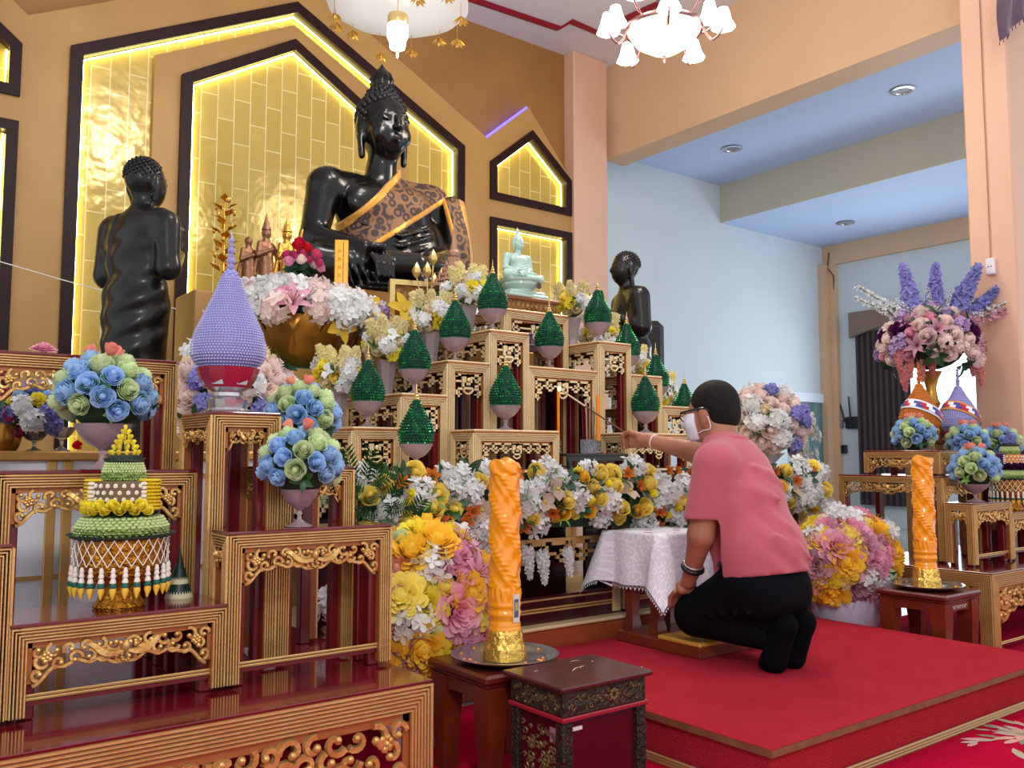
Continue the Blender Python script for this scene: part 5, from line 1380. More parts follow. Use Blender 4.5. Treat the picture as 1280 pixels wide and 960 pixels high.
# shirt
F = wfield((2.5,1.9,.40),(3.2,2.66,1.08),.0075)
F.ell((2.848,2.175,.60), (.180,.158,.16), .05); F.ell((2.848,2.23,.75), (.180,.155,.19), .06); F.ell((2.856,2.295,.90), (.184,.128,.135), .06)
F.cone((2.715,2.262,.945),(3.005,2.375,.965), .078, .078, k=.05); F.cone((2.86,2.32,.96),(2.862,2.35,1.0), .095, .085, k=.03)
F.cone((2.848,2.17,.60),(2.848,2.145,.46), .176, .182, k=.04)
F.chain([(2.70,2.252,.935),(2.664,2.292,.70)], [.084,.078], .03); F.chain([(3.015,2.39,.965),(3.056,2.58,.975)], [.078,.066], .03)
for a, b in (((2.70,2.19,.86),(2.86,2.05,.80)),((2.69,2.22,.80),(2.84,2.03,.70)),((2.72,2.20,.74),(2.83,2.00,.60)),((2.80,2.15,.93),(2.93,2.12,.86)),((2.69,2.30,.86),(2.64,2.25,.80)),((2.76,2.02,.68),(2.92,1.98,.58))):
    m_ = tuple((a[i]+b[i])/2 for i in range(3)); F.chain([a,m_,b], [.004,.012,.004], .03)
X, Y, Z = F.grid(); X = X+MO.x; Y = Y+MO.y; Z = Z+MO.z
fl = np.sin((Z*.85+X*.75-Y*.35)*52+2.2*np.sin(Z*11+X*9)+1.5*np.sin(Y*13)); mk_ = np.clip((.93-Z)/.15,0,1)*np.clip((X-2.70)/.06,0,1)
F.D = (F.D - .0048*fl*np.abs(fl)*mk_).astype(np.float32)
arm = (X < 2.725) & (Z < .80) & (Y > 2.2+(X-2.70)*.5)
hem = (.532-.17*(Y-2.05))-Z
F.D = np.maximum(F.D, hem).astype(np.float32)
# flat sleeve ends
d_l = np.where((X < 2.738) & (Y > 2.205), .728-Z, -1); F.D = np.where((X < 2.732) & (Z < .735) & (Y > 2.21), np.maximum(F.D, .728-Z), F.D).astype(np.float32)
F.D = np.where(Y > 2.46, np.maximum(F.D, (Y-2.575)), F.D).astype(np.float32)
F.cone((2.935,2.03,.665),(2.955,1.985,.46), .004, .046, k=0, op='s')     # side vent
F.mesh('shirt', M_shirt, man, None, 2)
pts = []
for i in range(20):
    a = 2*PI*i/20; pts.append((2.864+.080*math.cos(a)-MO.x, 2.352+.078*math.sin(a)-MO.y, 1.018+.020*math.sin(a)*-1-MO.z))
MB().tube(pts, .026, 8, closed=True, flat=.6).build('collar', M_shirtd, man, 180)
F = wfield((2.6,1.9,.5),(3.1,2.4,.72),.008); F.ell((2.855,2.150,.60), (.166,.140,.14), 0); F.mesh('undershirt', mat('white_cotton', (226,226,234), .8), man, None, 1)
pts = [(2.85-MO.x+.170*math.cos(2*PI*i/28), 2.165-MO.y+.150*math.sin(2*PI*i/28), .556-MO.z) for i in range(28)]
MB().tube(pts, .014, 6, closed=True, flat=.4).build('belt', M_blk, man, 180)
# trousers
F = wfield((2.58,1.88,.165),(3.14,2.56,.60),.0075)
F.ell((2.848,2.15,.50), (.176,.155,.105), .05); F.ell((2.79,2.11,.44), (.10,.11,.09), .05); F.ell((2.905,2.11,.44), (.10,.11,.09), .05)
for hx_, kn, an in (((2.785,2.17,.47),(2.752,2.41,.345),(2.82,2.11,.30)),((2.92,2.17,.47),(2.95,2.44,.345),(2.93,2.11,.30))):
    F.chain([hx_, kn], [.115,.080], .04); F.chain([(kn[0],kn[1],kn[2]-.01), an], [.080,.062], .03)
X, Y, Z = F.grid(); F.D = np.maximum(F.D, Z+MO.z-.575).astype(np.float32)
for s in range(4): F.chain([(2.74+.03*s,2.33-.05*s,.42),(2.68,2.28-.06*s,.36+.01*s)], [.006,.008], .02)
F.mesh('trousers', M_trs, man, None, 2)
# black socks, toes on the carpet
for x in (2.808,2.922):
    F = wfield((x-.08,1.94,.165),(x+.08,2.24,.44),.006); y = 0
    F.chain([(x+.006,2.035+y,.345),(x,2.062+y,.27),(x-.004,2.082+y,.215)], [.044,.040,.046], .03); F.chain([(x-.002,2.085+y,.21),(x-.004,2.125+y,.193)], [.042,.022], .03); F.cone((x+.004,2.05+y,.34),(x,2.12+y,.33), .045, .05, k=.03)
    F.mesh('sock', mat('black_sock', (7,7,11), .9, spec=.1), man, None, 1)
# hair
F = wfield((2.75,2.26,1.0),(3.0,2.56,1.32),.0052)
F.ell(hp(0,.026,.036), (.086,.103,.099), 0, hrot); F.ell(hp(0,.055,-.02), (.074,.068,.07), .03, hrot)
F.ell(hp(0,-.105,-.03), (.10,.075,.088), .02, hrot, 's')
for s in (-1,1): F.ell(hp(s*.085,-.01,-.045), (.035,.036,.05), .012, hrot, 's')
F.rbox(hp(0,.02,-.125), (.12,.12,.05), .02, .02, hrot, 's')
F.mesh('hair', mat('dark_hair', (13,11,11), .6, bump=(160,.6), var=((26,21,20), 30), spec=.25), man, None, 1)
# mask with ear loops, glasses
F = wfield((2.76,2.38,.98),(2.98,2.58,1.2),.005)
F.ell(hp(0,-.034,-.024), (.074,.081,.092), .0, hrot); F.ell(hp(0,-.055,-.08), (.058,.056,.044), .03, hrot); F.cone(hp(0,-.1,0), hp(0,-.122,-.026), .015, .021, k=.02)
for s in (-1,1): F.ell(hp(s*.04,-.06,-.035), (.038,.040,.038), .02, hrot)
X, Y, Z = F.grid(); I3 = HR.transposed(); o_ = HC-MO
lx = I3[0][0]*(X-o_.x)+I3[0][1]*(Y-o_.y)+I3[0][2]*(Z-o_.z); ly = I3[1][0]*(X-o_.x)+I3[1][1]*(Y-o_.y)+I3[1][2]*(Z-o_.z); lz = I3[2][0]*(X-o_.x)+I3[2][1]*(Y-o_.y)+I3[2][2]*(Z-o_.z)
F.D = np.maximum(np.maximum(F.D, ly+.040), np.maximum(lz-.004, -.108-lz)).astype(np.float32)
mk = F.mesh('face_mask', mat('white_mask', (228,228,240), .7), man, None, 1)
hl = lambda x, y, z: tuple(Vector(hp(x,y,z))-MO)
for s in (-1,1):
    mb = MB().tube(cat_rom([hl(s*.058,-.052,.0), hl(s*.075,-.02,.016), hl(s*.086,.012,.018)],4), .0022, 5).tube(cat_rom([hl(s*.055,-.055,-.088), hl(s*.074,-.01,-.075), hl(s*.080,.03,-.07), hl(s*.088,.028,-.02)],4), .0022, 5)
    mb.build('ear_loop', mat('white_elastic', (236,232,236), .6), mk, 180)
gl = MB().tube([hl(-.066,-.102,.012),hl(.066,-.102,.012)], .004, 6)
for s in (-1,1):
    gl.tube([hl(s*.068,-.10,.012), hl(s*.082,-.03,.016), hl(s*.085,.022,.012), hl(s*.083,.04,-.006)], [.005,.0045,.004,.003], 6)
    gl.tube([hl(s*(.036+.030*math.cos(a)),-.106,-.004+.020*math.sin(a)) for a in np.linspace(0,2*PI,17)[:-1]], .0025, 5, closed=True)
gl.build('glasses', M_blk, man, 60)
# wrist watch and white wrist thread
def ring(c, ax, r, t, n=18):
    q = Vector(ax).normalized().to_track_quat('Z','Y').to_matrix(); return [tuple(Vector(w3(c)) + q @ Vector((r*math.cos(2*PI*i/n), r*.95*math.sin(2*PI*i/n), 0))) for i in range(n)]
wt = MB().tube(ring((2.689,2.368,.532),(.028,.072,-.14),.0385,0), .010, 8, closed=True).build('wrist_watch', M_blk, man, 180)
MB().tube(ring((2.686,2.360,.546),(.028,.072,-.14),.038,0), .003, 6, closed=True).build('silver_edge', mat('silver_rim', (200,200,206), .3, .8), wt, 180)
MB().tube(ring((3.024,2.885,1.036),(-.036,.25,.055),.0345,0), .0036, 6, closed=True).build('wrist_thread', mat('white_wrist_thread', (236,222,214), .7), man, 180)
# lighting stick: dark handle, pale tip, touching the candle wick
a = Vector((2.994,3.02,1.068)); tip = at(699,486,Y=3.325)
st = thing('lighting_stick', 'long thin lighting stick held by the kneeling man, tip at the candle', 'stick', a)
d = tip-a
MB().tube([tuple(-d*.12), tuple(d*.62)], .0042, 7).build('handle', mat('brown_stick', (96,64,48), .5), st)
MB().tube([tuple(d*.62), tuple(d*.985)], [.0046,.0042], 7).build('pale_shaft', mat('pale_stick', (214,184,150), .5), st)
MB().ball(tuple(d), (.008,.008,.012), 8, 6).build('flame', mat('flame', (255,220,160), emit=(255,214,150), es=12), st)
# ---------------------------------------------------------------- black tray with candles and joss sticks
M_can = mat('candle_orange', (236,140,24), .4, sub=.2); M_tray = mat('black_lacquer', (24,24,28), .25, coat=.3)
T = thing('offering_tray', 'low black tray table holding candle glasses and joss sticks at the altar centre', 'tray', (2.93,3.27,.906))
MB().bbox((-.20,-.11,.062),(.20,.10,.076),.004).bbox((-.20,-.11,.04),(.20,-.10,.064),.002).build('top', M_tray, T)
for sx in (-1,1):
    for y in (-.105,.08): MB().bbox((min(sx*.19,sx*.165),y,0),(max(sx*.19,sx*.165),y+.02,.062),.003).build('leg', M_tray, T)
zt = .906+.0765
def candle(lab, px, top, lean=0):
    base = at(px,562,Y=3.325 if px < 720 else 3.25); tp = at(px+lean,top,Y=base.y); h = tp.z-zt
    T = thing('altar_candle', lab, 'candle', (base.x,base.y,zt), 0, 'orange candles in glass holders')
    MB().lathe([(.019,0),(.02,.004),(.010,.012),(.014,.02),(.010,.03),(.016,.04),(.012,.05),(.018,.064),(.0155,.064),(.009,.05)], seg=14).build('glass_holder', M_clear, T)
    n = 1 if px < 720 else 2
    for k in range(n): MB().tube([(.009*(k-.5)*(n-1),0,.045),(.007*(k-.5)*(n-1),0,h-.01*k)], .0072, 8).build('candle', M_can, T)
candle('thin orange candle being lit by the man\'s stick', 698, 490); candle('pair of thin orange candles right of the joss stick pot', 748, 494)
p = at(736,562,Y=3.28)
T = thing('joss_stick_pot', 'glittering silver pot with joss sticks between the orange candles', 'incense pot', (p.x,3.28,zt))
MB().lathe([(.040,0),(.042,.006),(.042,.066),(.044,.070),(.039,.070),(.037,.02),(.005,.018)], seg=26).build('pot', mat('glitter_silver', (176,172,184), .3, .6, bump=(240,1.0,'voronoi'), var=((230,228,236), 120, .1)), T, 50)
rr = random.Random(2); M_js = mat('joss_red', (120,50,30), .7)
for k in range(9):
    a = rr.uniform(0,6.28); r = rr.uniform(.004,.028); l = rr.uniform(.20,.26)
    MB().tube([(r*math.cos(a),r*math.sin(a),.022),(r*1.3*math.cos(a),r*1.3*math.sin(a),l)], .0016, 5).build('joss_stick', M_js, T)
for k in range(3):
    a = k*1.4+.5; MB().tube([(.012*math.cos(a),.012*math.sin(a),.022),(.02*math.cos(a),.02*math.sin(a),.27)], .0022, 5).build('joss_stick', mat('joss_pale', (206,196,176), .7), T)
T = thing('paper_note', 'small white paper note with a red dot inside the central altar', 'note', (3.16,3.62,1.215), -.3)
p = at(770,505,Y=3.62); T.location = (p.x, 3.61, .906)
MB().box((-.030,-.002,p.z-.906-.022),(.040,.002,p.z-.906+.022)).build('paper', mat('white_paper', (226,222,216), .7), T)
MB().ball((-.024,-.003,p.z-.906-.012), (.008,.002,.008), 8, 6).build('red_dot', mat('red_ink', (190,30,50), .5), T)
MB().tube([(0,.004,0),(0,.004,p.z-.906)], .003, 6).build('peg', M_redin, T)

# ---------------------------------------------------------------- big carved candles on stools
M_wax = mat('orange_wax', (255,166,28), .22, coat=.6, var=((250,150,18), 12), sub=.2)
M_foil = mat('gold_foil', (240,196,96), .2, .85, bump=(46,.5))
M_dish = mat('steel_dish', (184,180,182), .2, .85); M_stool = mat('stool_wood', (122,46,26), .3, coat=.35, var=((92,30,18), 7))
M_sdark = mat('stool_wood_dark', (96,32,22), .3, coat=.35)
def big_candle(lab, loc, H, r):
    T = thing('carved_candle', lab, 'candle', loc, .4, 'big carved orange candles')
    mb = MB(); n = 150; seg = 64; vs = []; fs = []
    for j in range(n+1):
        t = j/n; z = .05+(H-.05)*t
        for i in range(seg):
            a = 2*PI*i/seg; q = r
            if t < .24: q += .0022*(abs((t*60) % 8-4) < 1.0) + .003*math.sin(t*90)*(.10 < t < .2)
            elif t < .30: q += .004*math.cos(a*16)*(.5+.5*math.sin((t-.24)*52))
            elif t < .93:
                s = math.sin(3*a+(t-.3)*26); s2 = math.sin(3*a+(t-.3)*26+1.3)
                q += .0036*s*abs(s) + .0020*math.sin(a*9+t*70)*max(0,s2) + .0013*math.sin(t*240+2*math.sin(3*a))*max(0,s) + .0016*math.sin(5*a-t*52)
            else: q += .003*math.sin(5*a+t*60) + .0035*math.sin(PI*(t-.93)/.07)
            q *= 1-.06*t
            vs.append((q*math.cos(a), q*math.sin(a), z + (.010*math.sin(a*2+1)+.006*math.sin(3*a) if t > .96 else 0)))
    for j in range(n):
        for i in range(seg): i2 = (i+1) % seg; fs.append((j*seg+i, j*seg+i2, (j+1)*seg+i2, (j+1)*seg+i))
    mb.add(vs, fs); c = len(mb.v); mb.v.append((0,0,H-.012)); 
    for i in range(seg): mb.f.append((n*seg+i, n*seg+(i+1)%seg, c)); mb.m.append(0)
    mb.build('wax', M_wax, T, 180)
    MB().lathe([(r*1.34,0),(r*1.36,.01),(r*1.28,.03),(r*1.30,.036),(r*1.16,.05),(r*1.18,.066),(r*1.03,.09),(r*1.0,.095)], seg=40, fn=lambda q,z,a: q*(1+.02*math.sin(17*a)+.012*math.sin(29*a+z*200))).build('foil_base', M_foil, T, 30)
    ph = Vector((-loc[0],-loc[1],0)).normalized(); an = math.atan2(ph.y,ph.x)-.4+.75
    return T, an
def dish(lab, loc, r):
    T = thing('metal_dish', lab, 'dish', loc, 0, 'metal dishes under the big candles')
    MB().lathe([(r*.5,0),(r*.55,0),(r*.78,.008),(r*.98,.020),(r,.024),(r*.97,.025),(r*.76,.013),(r*.5,.006),(.001,.006)], seg=48).build('bowl', M_dish, T, 60)
    mb = MB(); rr = random.Random(6)
    for k in range(14):
        a = rr.uniform(0,6.28); q = rr.uniform(.68,.86)*r; mb.ball((q*math.cos(a), q*math.sin(a), .016), (.006,.004,.004), 6, 4)
    o = mb.build('wax_crumbs', M_wax, T); o['kind'] = 'stuff'
def stool(lab, x0, x1, y0, y1, h, mats, letters=False):
    T = thing('candle_stool', lab, 'stool', ((x0+x1)/2,(y0+y1)/2,.012), 0, 'wooden stools under the big candles'); w, d = (x1-x0)/2, (y1-y0)/2; h -= .012
    mb = MB().bbox((-w,-d,h-.028),(w,d,h),.008).bbox((-w+.012,-d+.012,h-.04),(w-.012,d-.012,h-.026),.004); mb.build('seat', mats[1], T)
    def apron(L): # arched apron outline with legs
        return [(-L,h-.04),(-L,h-.11),(-L+.03,h-.105),(-L+.07,h-.085),(-L+.11,h-.08),(L-.11,h-.08),(L-.07,h-.085),(L-.03,h-.105),(L,h-.11),(L,h-.04)]
    for s in (-1,1):
        MB().prism(apron(w-.02), s*(d-.03)-.009, s*(d-.03)+.009, 'y').build('apron', mats[0], T); MB().prism(apron(d-.02), s*(w-.03)-.009, s*(w-.03)+.009, 'x').build('apron', mats[0], T)
        for u in (-1,1):
            q = [(h-.04,.034),(h-.12,.036),(h-.2,.030),(.05,.026),(.0,.030)]; cx, cy = s*(w-.046), u*(d-.046); vs = []; fs = []
            for z, r in q: vs += [(cx-r,cy-r,z),(cx+r,cy-r,z),(cx+r,cy+r,z),(cx-r,cy+r,z)]
            for j in range(4):
                for k in range(4): fs.append((j*4+k,(j+1)*4+k,(j+1)*4+(k+1)%4,j*4+(k+1)%4))
            fs += [(0,1,2,3),(19,18,17,16)]
            MB().add(vs, fs).build('leg', mats[0], T)
    if letters:
        mb = MB(); rr = random.Random(5)
        for k in range(7):
            x = -.10+.024*k if k else -.135; z = h-.072
            mb.tube([(x,-d+.0195,z),(x,-d+.0195,z+.014),(x+.012,-d+.0195,z+.016),(x+.013,-d+.0195,z+(.002 if k % 2 else .008))], .0017, 4)
        mb.build('painted_lettering', mat('white_letter_paint', (220,214,206), .6), T)
    return T
stool('brown wooden stool under the left orange candle, behind the carved box', 1.50, 1.83, 2.095, 2.42, .34, (M_stool, M_sdark))
stool('brown wooden stool with white lettering under the right orange candle', 3.99, 4.33, 2.03, 2.37, .34, (M_stool, M_sdark), True)
dish('metal dish under the left orange candle, with wax crumbs', (1.668,2.235,.34), .168); dish('metal dish under the right orange candle', (4.165,2.21,.34), .17)
T, an = big_candle('tall carved orange candle on the left stool, in front of the altar', (1.668,2.235,.347), .605, .050)
lab = MB().box((-.013,-.0005,.115),(.014,.0005,.20),0).box((-.009,-.0012,.13),(.009,-.0004,.185),1).box((-.006,-.0018,.15),(.006,-.0010,.175),2)
o = lab.build('paper_label', [mat('label_white', (220,206,196), .6), mat('label_grey', (84,86,120), .6), mat('label_gold', (190,160,110), .6)], T)
o.location = (.0518*math.cos(an), .0518*math.sin(an), 0); o.rotation_euler = (0,0,an+PI/2)
big_candle('tall carved orange candle on the right stool, beside the mixed bouquet', (4.165,2.21,.347), .615, .050)

# ---------------------------------------------------------------- carved alms box in the foreground
T = thing('carved_alms_box', 'dark maroon carved box with a worn flat lid in the foreground', 'box', (1.705,1.935,.012))
M_box = mat('box_maroon', (84,20,24), .3, coat=.4, var=((56,14,16), 8)); M_bpan = mat('box_panel', (70,12,22), .22, coat=.4); M_bcar = mat('box_carving', (66,52,40), .45, .3, bump=(60,.8), var=((38,28,24), 20))
w, d, h = .172, .132, .35
MB().bbox((-w,-d,h-.014),(w,d,h),.004).build('lid', M_box, T)
mb = MB(); rr = random.Random(12)
for x, y, l, a in ((-.02,.0,.05,.5),(.02,.015,.03,.4),(.05,.09,.03,-.2),(-.11,.06,.012,0),(.1,.05,.006,0),(.165,-.09,.006,0)):
    mb.tube([(x,y,h+.0003),(x+l*.5*math.cos(a),y+l*.5*math.sin(a)+.004,h+.0006),(x+l*math.cos(a),y+l*math.sin(a),h+.0003)], [.001,.0022,.001], 5, flat=.3, up=(0,0,1))
mb.build('paint_chips', mat('chip_pale', (206,190,180), .7), T)
w2, d2 = w-.018, d-.016
MB().bbox((-w2,-d2,h-.082),(w2,d2,h-.014),.003).build('carved_frieze', M_bcar, T)
MB().bbox((-w2-.012,-d2-.012,0),(w2+.012,d2+.012,.024),.005).bbox((-w2-.004,-d2-.004,.022),(w2+.004,d2+.004,.046),.004).build('base', M_bcar, T)
MB().bbox((-w2-.006,-d2-.006,h-.095),(w2+.006,d2+.006,h-.082),.003).build('red_molding', mat('red_molding', (150,26,40), .3, coat=.3), T)
MB().box((-w2+.012,-d2+.014,.046),(w2-.012,d2-.012,h-.095)).build('panel_body', M_bpan, T)
for sx in (-1,1):
    for sy in (-1,1):
        cx, cy = sx*(w2-.017), sy*(d2-.017); mb = MB().bbox((cx-.017,cy-.017,.046),(cx+.017,cy+.017,h-.095),.002)
        for k in range(12):
            z = .058+.0162*k
            for q in (-1,1): mb.tube([(cx+sx*0-.012*q,cy-.0175,z),(cx+.012*q,cy-.0175,z+.016)], .0016, 4).tube([(cx-.0175,cy-.012*q,z),(cx-.0175,cy+.012*q,z+.016)], .0016, 4)
        mb.build('corner_post', M_bcar, T)
mb = MB()
for k in range(60):     # carved foliage on the left panel and along the frieze
    y = rr.uniform(-d2+.045,d2-.045); z = rr.uniform(.075,h-.125); a = rr.uniform(0,6.28); r = rr.uniform(.005,.012)
    mb.tube([(-w2+.0105, y+r*(1-.6*q/6)*math.cos(a+q*.8), z+r*(1-.6*q/6)*math.sin(a+q*.8)) for q in range(7)], [.003]*6+[.004], 5)
for k in range(34):
    z = h-.05+rr.uniform(-.02,.02); a = rr.uniform(0,6.28); r = rr.uniform(.004,.009)
    y = -d2+.02+(2*d2-.04)*k/34; mb.tube([(-w2-.0005, y+r*(1-.6*q/6)*math.cos(a+q*.8), z+r*(1-.6*q/6)*math.sin(a+q*.8)) for q in range(7)], .0022, 4)
    x = -w2+.02+(2*w2-.04)*k/34; mb.tube([(x+r*(1-.6*q/6)*math.cos(a+q*.8), -d2-.0005, z+r*(1-.6*q/6)*math.sin(a+q*.8)) for q in range(7)], .0018, 4)
for k in range(8): a = k*PI/4; mb.ball((.03+.012*math.cos(a), -d2-.001, h-.048+.012*math.sin(a)), (.006,.002,.006), 6, 4)
mb.build('carved_foliage', mat('worn_gilding', (118,100,64), .4, .5), T, 60)
for q in ((.05,.062),(h-.105,h-.098)): MB().box((-w2+.03,-d2+.012,q[0]),(w2-.03,-d2+.0145,q[1])).build('panel_bead', mat('navy_bead', (40,22,58), .4), T)
mb = MB().box((-w2+.036,-d2+.0115,h-.125),(-w2+.076,-d2+.013,h-.115)); mb.build('paper_strip', mat('white_tape', (220,216,214), .6), T)
MB().box((-w2+.0105,-d2+.045,h-.16),(-w2+.0115,-d2+.07,h-.12)).build('sticker', mat('mauve_sticker', (150,112,130), .5), T)
MB().tube([(w2+.004,.0,h-.095),(w2+.03,.0,h-.1),(w2+.034,-.01,h-.1)], .003, 6).build('hook', M_blk, T)

# ---------------------------------------------------------------- kneeler bench, lace covered stand
M_kn = mat('kneeler_wood', (128,56,32), .3, coat=.3, var=((96,38,24), 6))
T = thing('kneeling_bench', 'low brown kneeling bench with a golden cushion under the man\'s knees', 'bench', (2.93,2.66,.17))
MB().bbox((-.20,-.285,0),(.20,.185,.045),.004).build('base', M_kn, T)
MB().bbox((-.205,-.29,.045),(.205,-.06,.064),.006).build('cushion', mat('golden_vinyl', (206,150,60), .35, coat=.2, bump=(60,.15)), T)
T = thing('prayer_stand', 'small wooden stand on the kneeling bench under a white lace cloth', 'stand', (2.935,2.755,.2155))
MB().bbox((-.165,-.125,.40),(.165,.125,.425),.005).bbox((-.145,-.11,.345),(.145,.11,.40),.003).build('top', M_kn, T)
for sx in (-1,1):
    for sy in (-1,1):
        q = [(.40,.030),(.30,.032),(.2,.026),(.06,.020),(.03,.026),(0,.03)]; cx, cy = sx*.12, sy*.075; vs = []; fs = []
        for z, r in q: vs += [(cx-r,cy-r,z),(cx+r,cy-r,z),(cx+r,cy+r,z),(cx-r,cy+r,z)]
        for j in range(5):
            for k in range(4): fs.append((j*4+k,(j+1)*4+k,(j+1)*4+(k+1)%4,j*4+(k+1)%4))
        fs += [(0,1,2,3),(23,22,21,20)]; MB().add(vs, fs).build('leg', M_kn, T)
T = thing('lace_tablecloth', 'white lace cloth draped over the small stand beside the kneeling man', 'tablecloth', (2.935,2.755,.642))
def lace_mat():
    m = mat('white_lace', (242,238,248), .85, sheen=.3, spec=.2); nt = m.node_tree; N = nt.nodes; L = nt.links
    tc = N.new('ShaderNodeTexCoord'); v = N.new('ShaderNodeTexVoronoi'); v.inputs['Scale'].default_value = 22; v.feature = 'F1'; L.new(tc.outputs['UV'], v.inputs['Vector'])
    s = N.new('ShaderNodeMath'); s.operation = 'MULTIPLY'; s.inputs[1].default_value = 13; L.new(v.outputs['Distance'], s.inputs[0])
    q = N.new('ShaderNodeMath'); q.operation = 'SINE'; L.new(s.outputs[0], q.inputs[0])
    r = N.new('ShaderNodeValToRGB'); r.color_ramp.elements[0].color = lin((228,223,238)); r.color_ramp.elements[1].color = lin((246,243,250)); r.color_ramp.elements[0].position = .3; r.color_ramp.elements[1].position = .7
    L.new(q.outputs[0], r.inputs['Fac']); L.new(r.outputs['Color'], N['Principled BSDF'].inputs['Base Color']); return m
hw = .145; ov = .33; n = 72; vs = []; uvs = []
def fold(u, v):
    # cloth coordinate -> draped point; the overhang falls along the side and pinches at corners
    x, y = u, v; ex = max(0, abs(x)-hw); ey = max(0, abs(y)-hw); sx = math.copysign(1,x); sy = math.copysign(1,y)
    px = max(-hw,min(hw,x))*1.15; py = max(-hw,min(hw,y)); z = 0
    if ex and ey:
        e = math.hypot(ex,ey); a = math.atan2(ey,ex); k = .18+.16*math.cos((a-PI/4)*4)*0
        flare = .045+.10*min(1,e/.3)*(.55+.45*math.cos((a-PI/4)*2)*1.0)
        px += sx*flare*math.cos(a)*1.05; py += sy*flare*math.sin(a)*1.05; z = -e*.93
    elif ex: px += sx*(.012+.05*ex+.012*math.sin(y*34)*min(1,ex*6)); z = -ex*.985
    elif ey: py += sy*(.012+.05*ey+.012*math.sin(x*34)*min(1,ey*6)); z = -ey*.985
    r = math.hypot(ex,ey); return (px, py, z - (.0 if r else 0) + .002*math.sin(x*40)*math.sin(y*37))
S = hw+ov*.70
for j in range(n+1):
    for i in range(n+1): vs.append(fold(-S+2*S*i/n, -S+2*S*j/n)); uvs.append((i/n, j/n))
fs = [(j*(n+1)+i, j*(n+1)+i+1, (j+1)*(n+1)+i+1, (j+1)*(n+1)+i) for j in range(n) for i in range(n)]
o = MB().add(vs, fs).build('cloth', lace_mat(), T, 180)
ul = o.data.uv_layers.new(name='uv')
for lp in o.data.loops: ul.data[lp.index].uv = uvs[lp.vertex_index]
mb = MB(); N_ = 40; e = .022
for side in range(4):
    for k in range(N_):
        t = -S+2*S*(k+.5)/N_
        def P2(a, b): return fold(*[(a,b),(b,a),(a,-b),(-b,a)][side]) if side < 2 else fold(*[(a,-b),(-b,a)][side-2])
        c = Vector(P2(t, S)); q = Vector(P2(t, S+e)); l = Vector(P2(t-S/N_, S)); r = Vector(P2(t+S/N_, S))
        m_ = c.lerp(q,.55); mb.add([tuple(l), tuple(l.lerp(q,.7)), tuple(q), tuple(r.lerp(q,.7)), tuple(r), tuple(m_)], [(0,1,5),(1,2,5),(2,3,5),(3,4,5)])
mb.build('lace_edging', mat('lace_edge', (238,232,244), .85), T, 0)

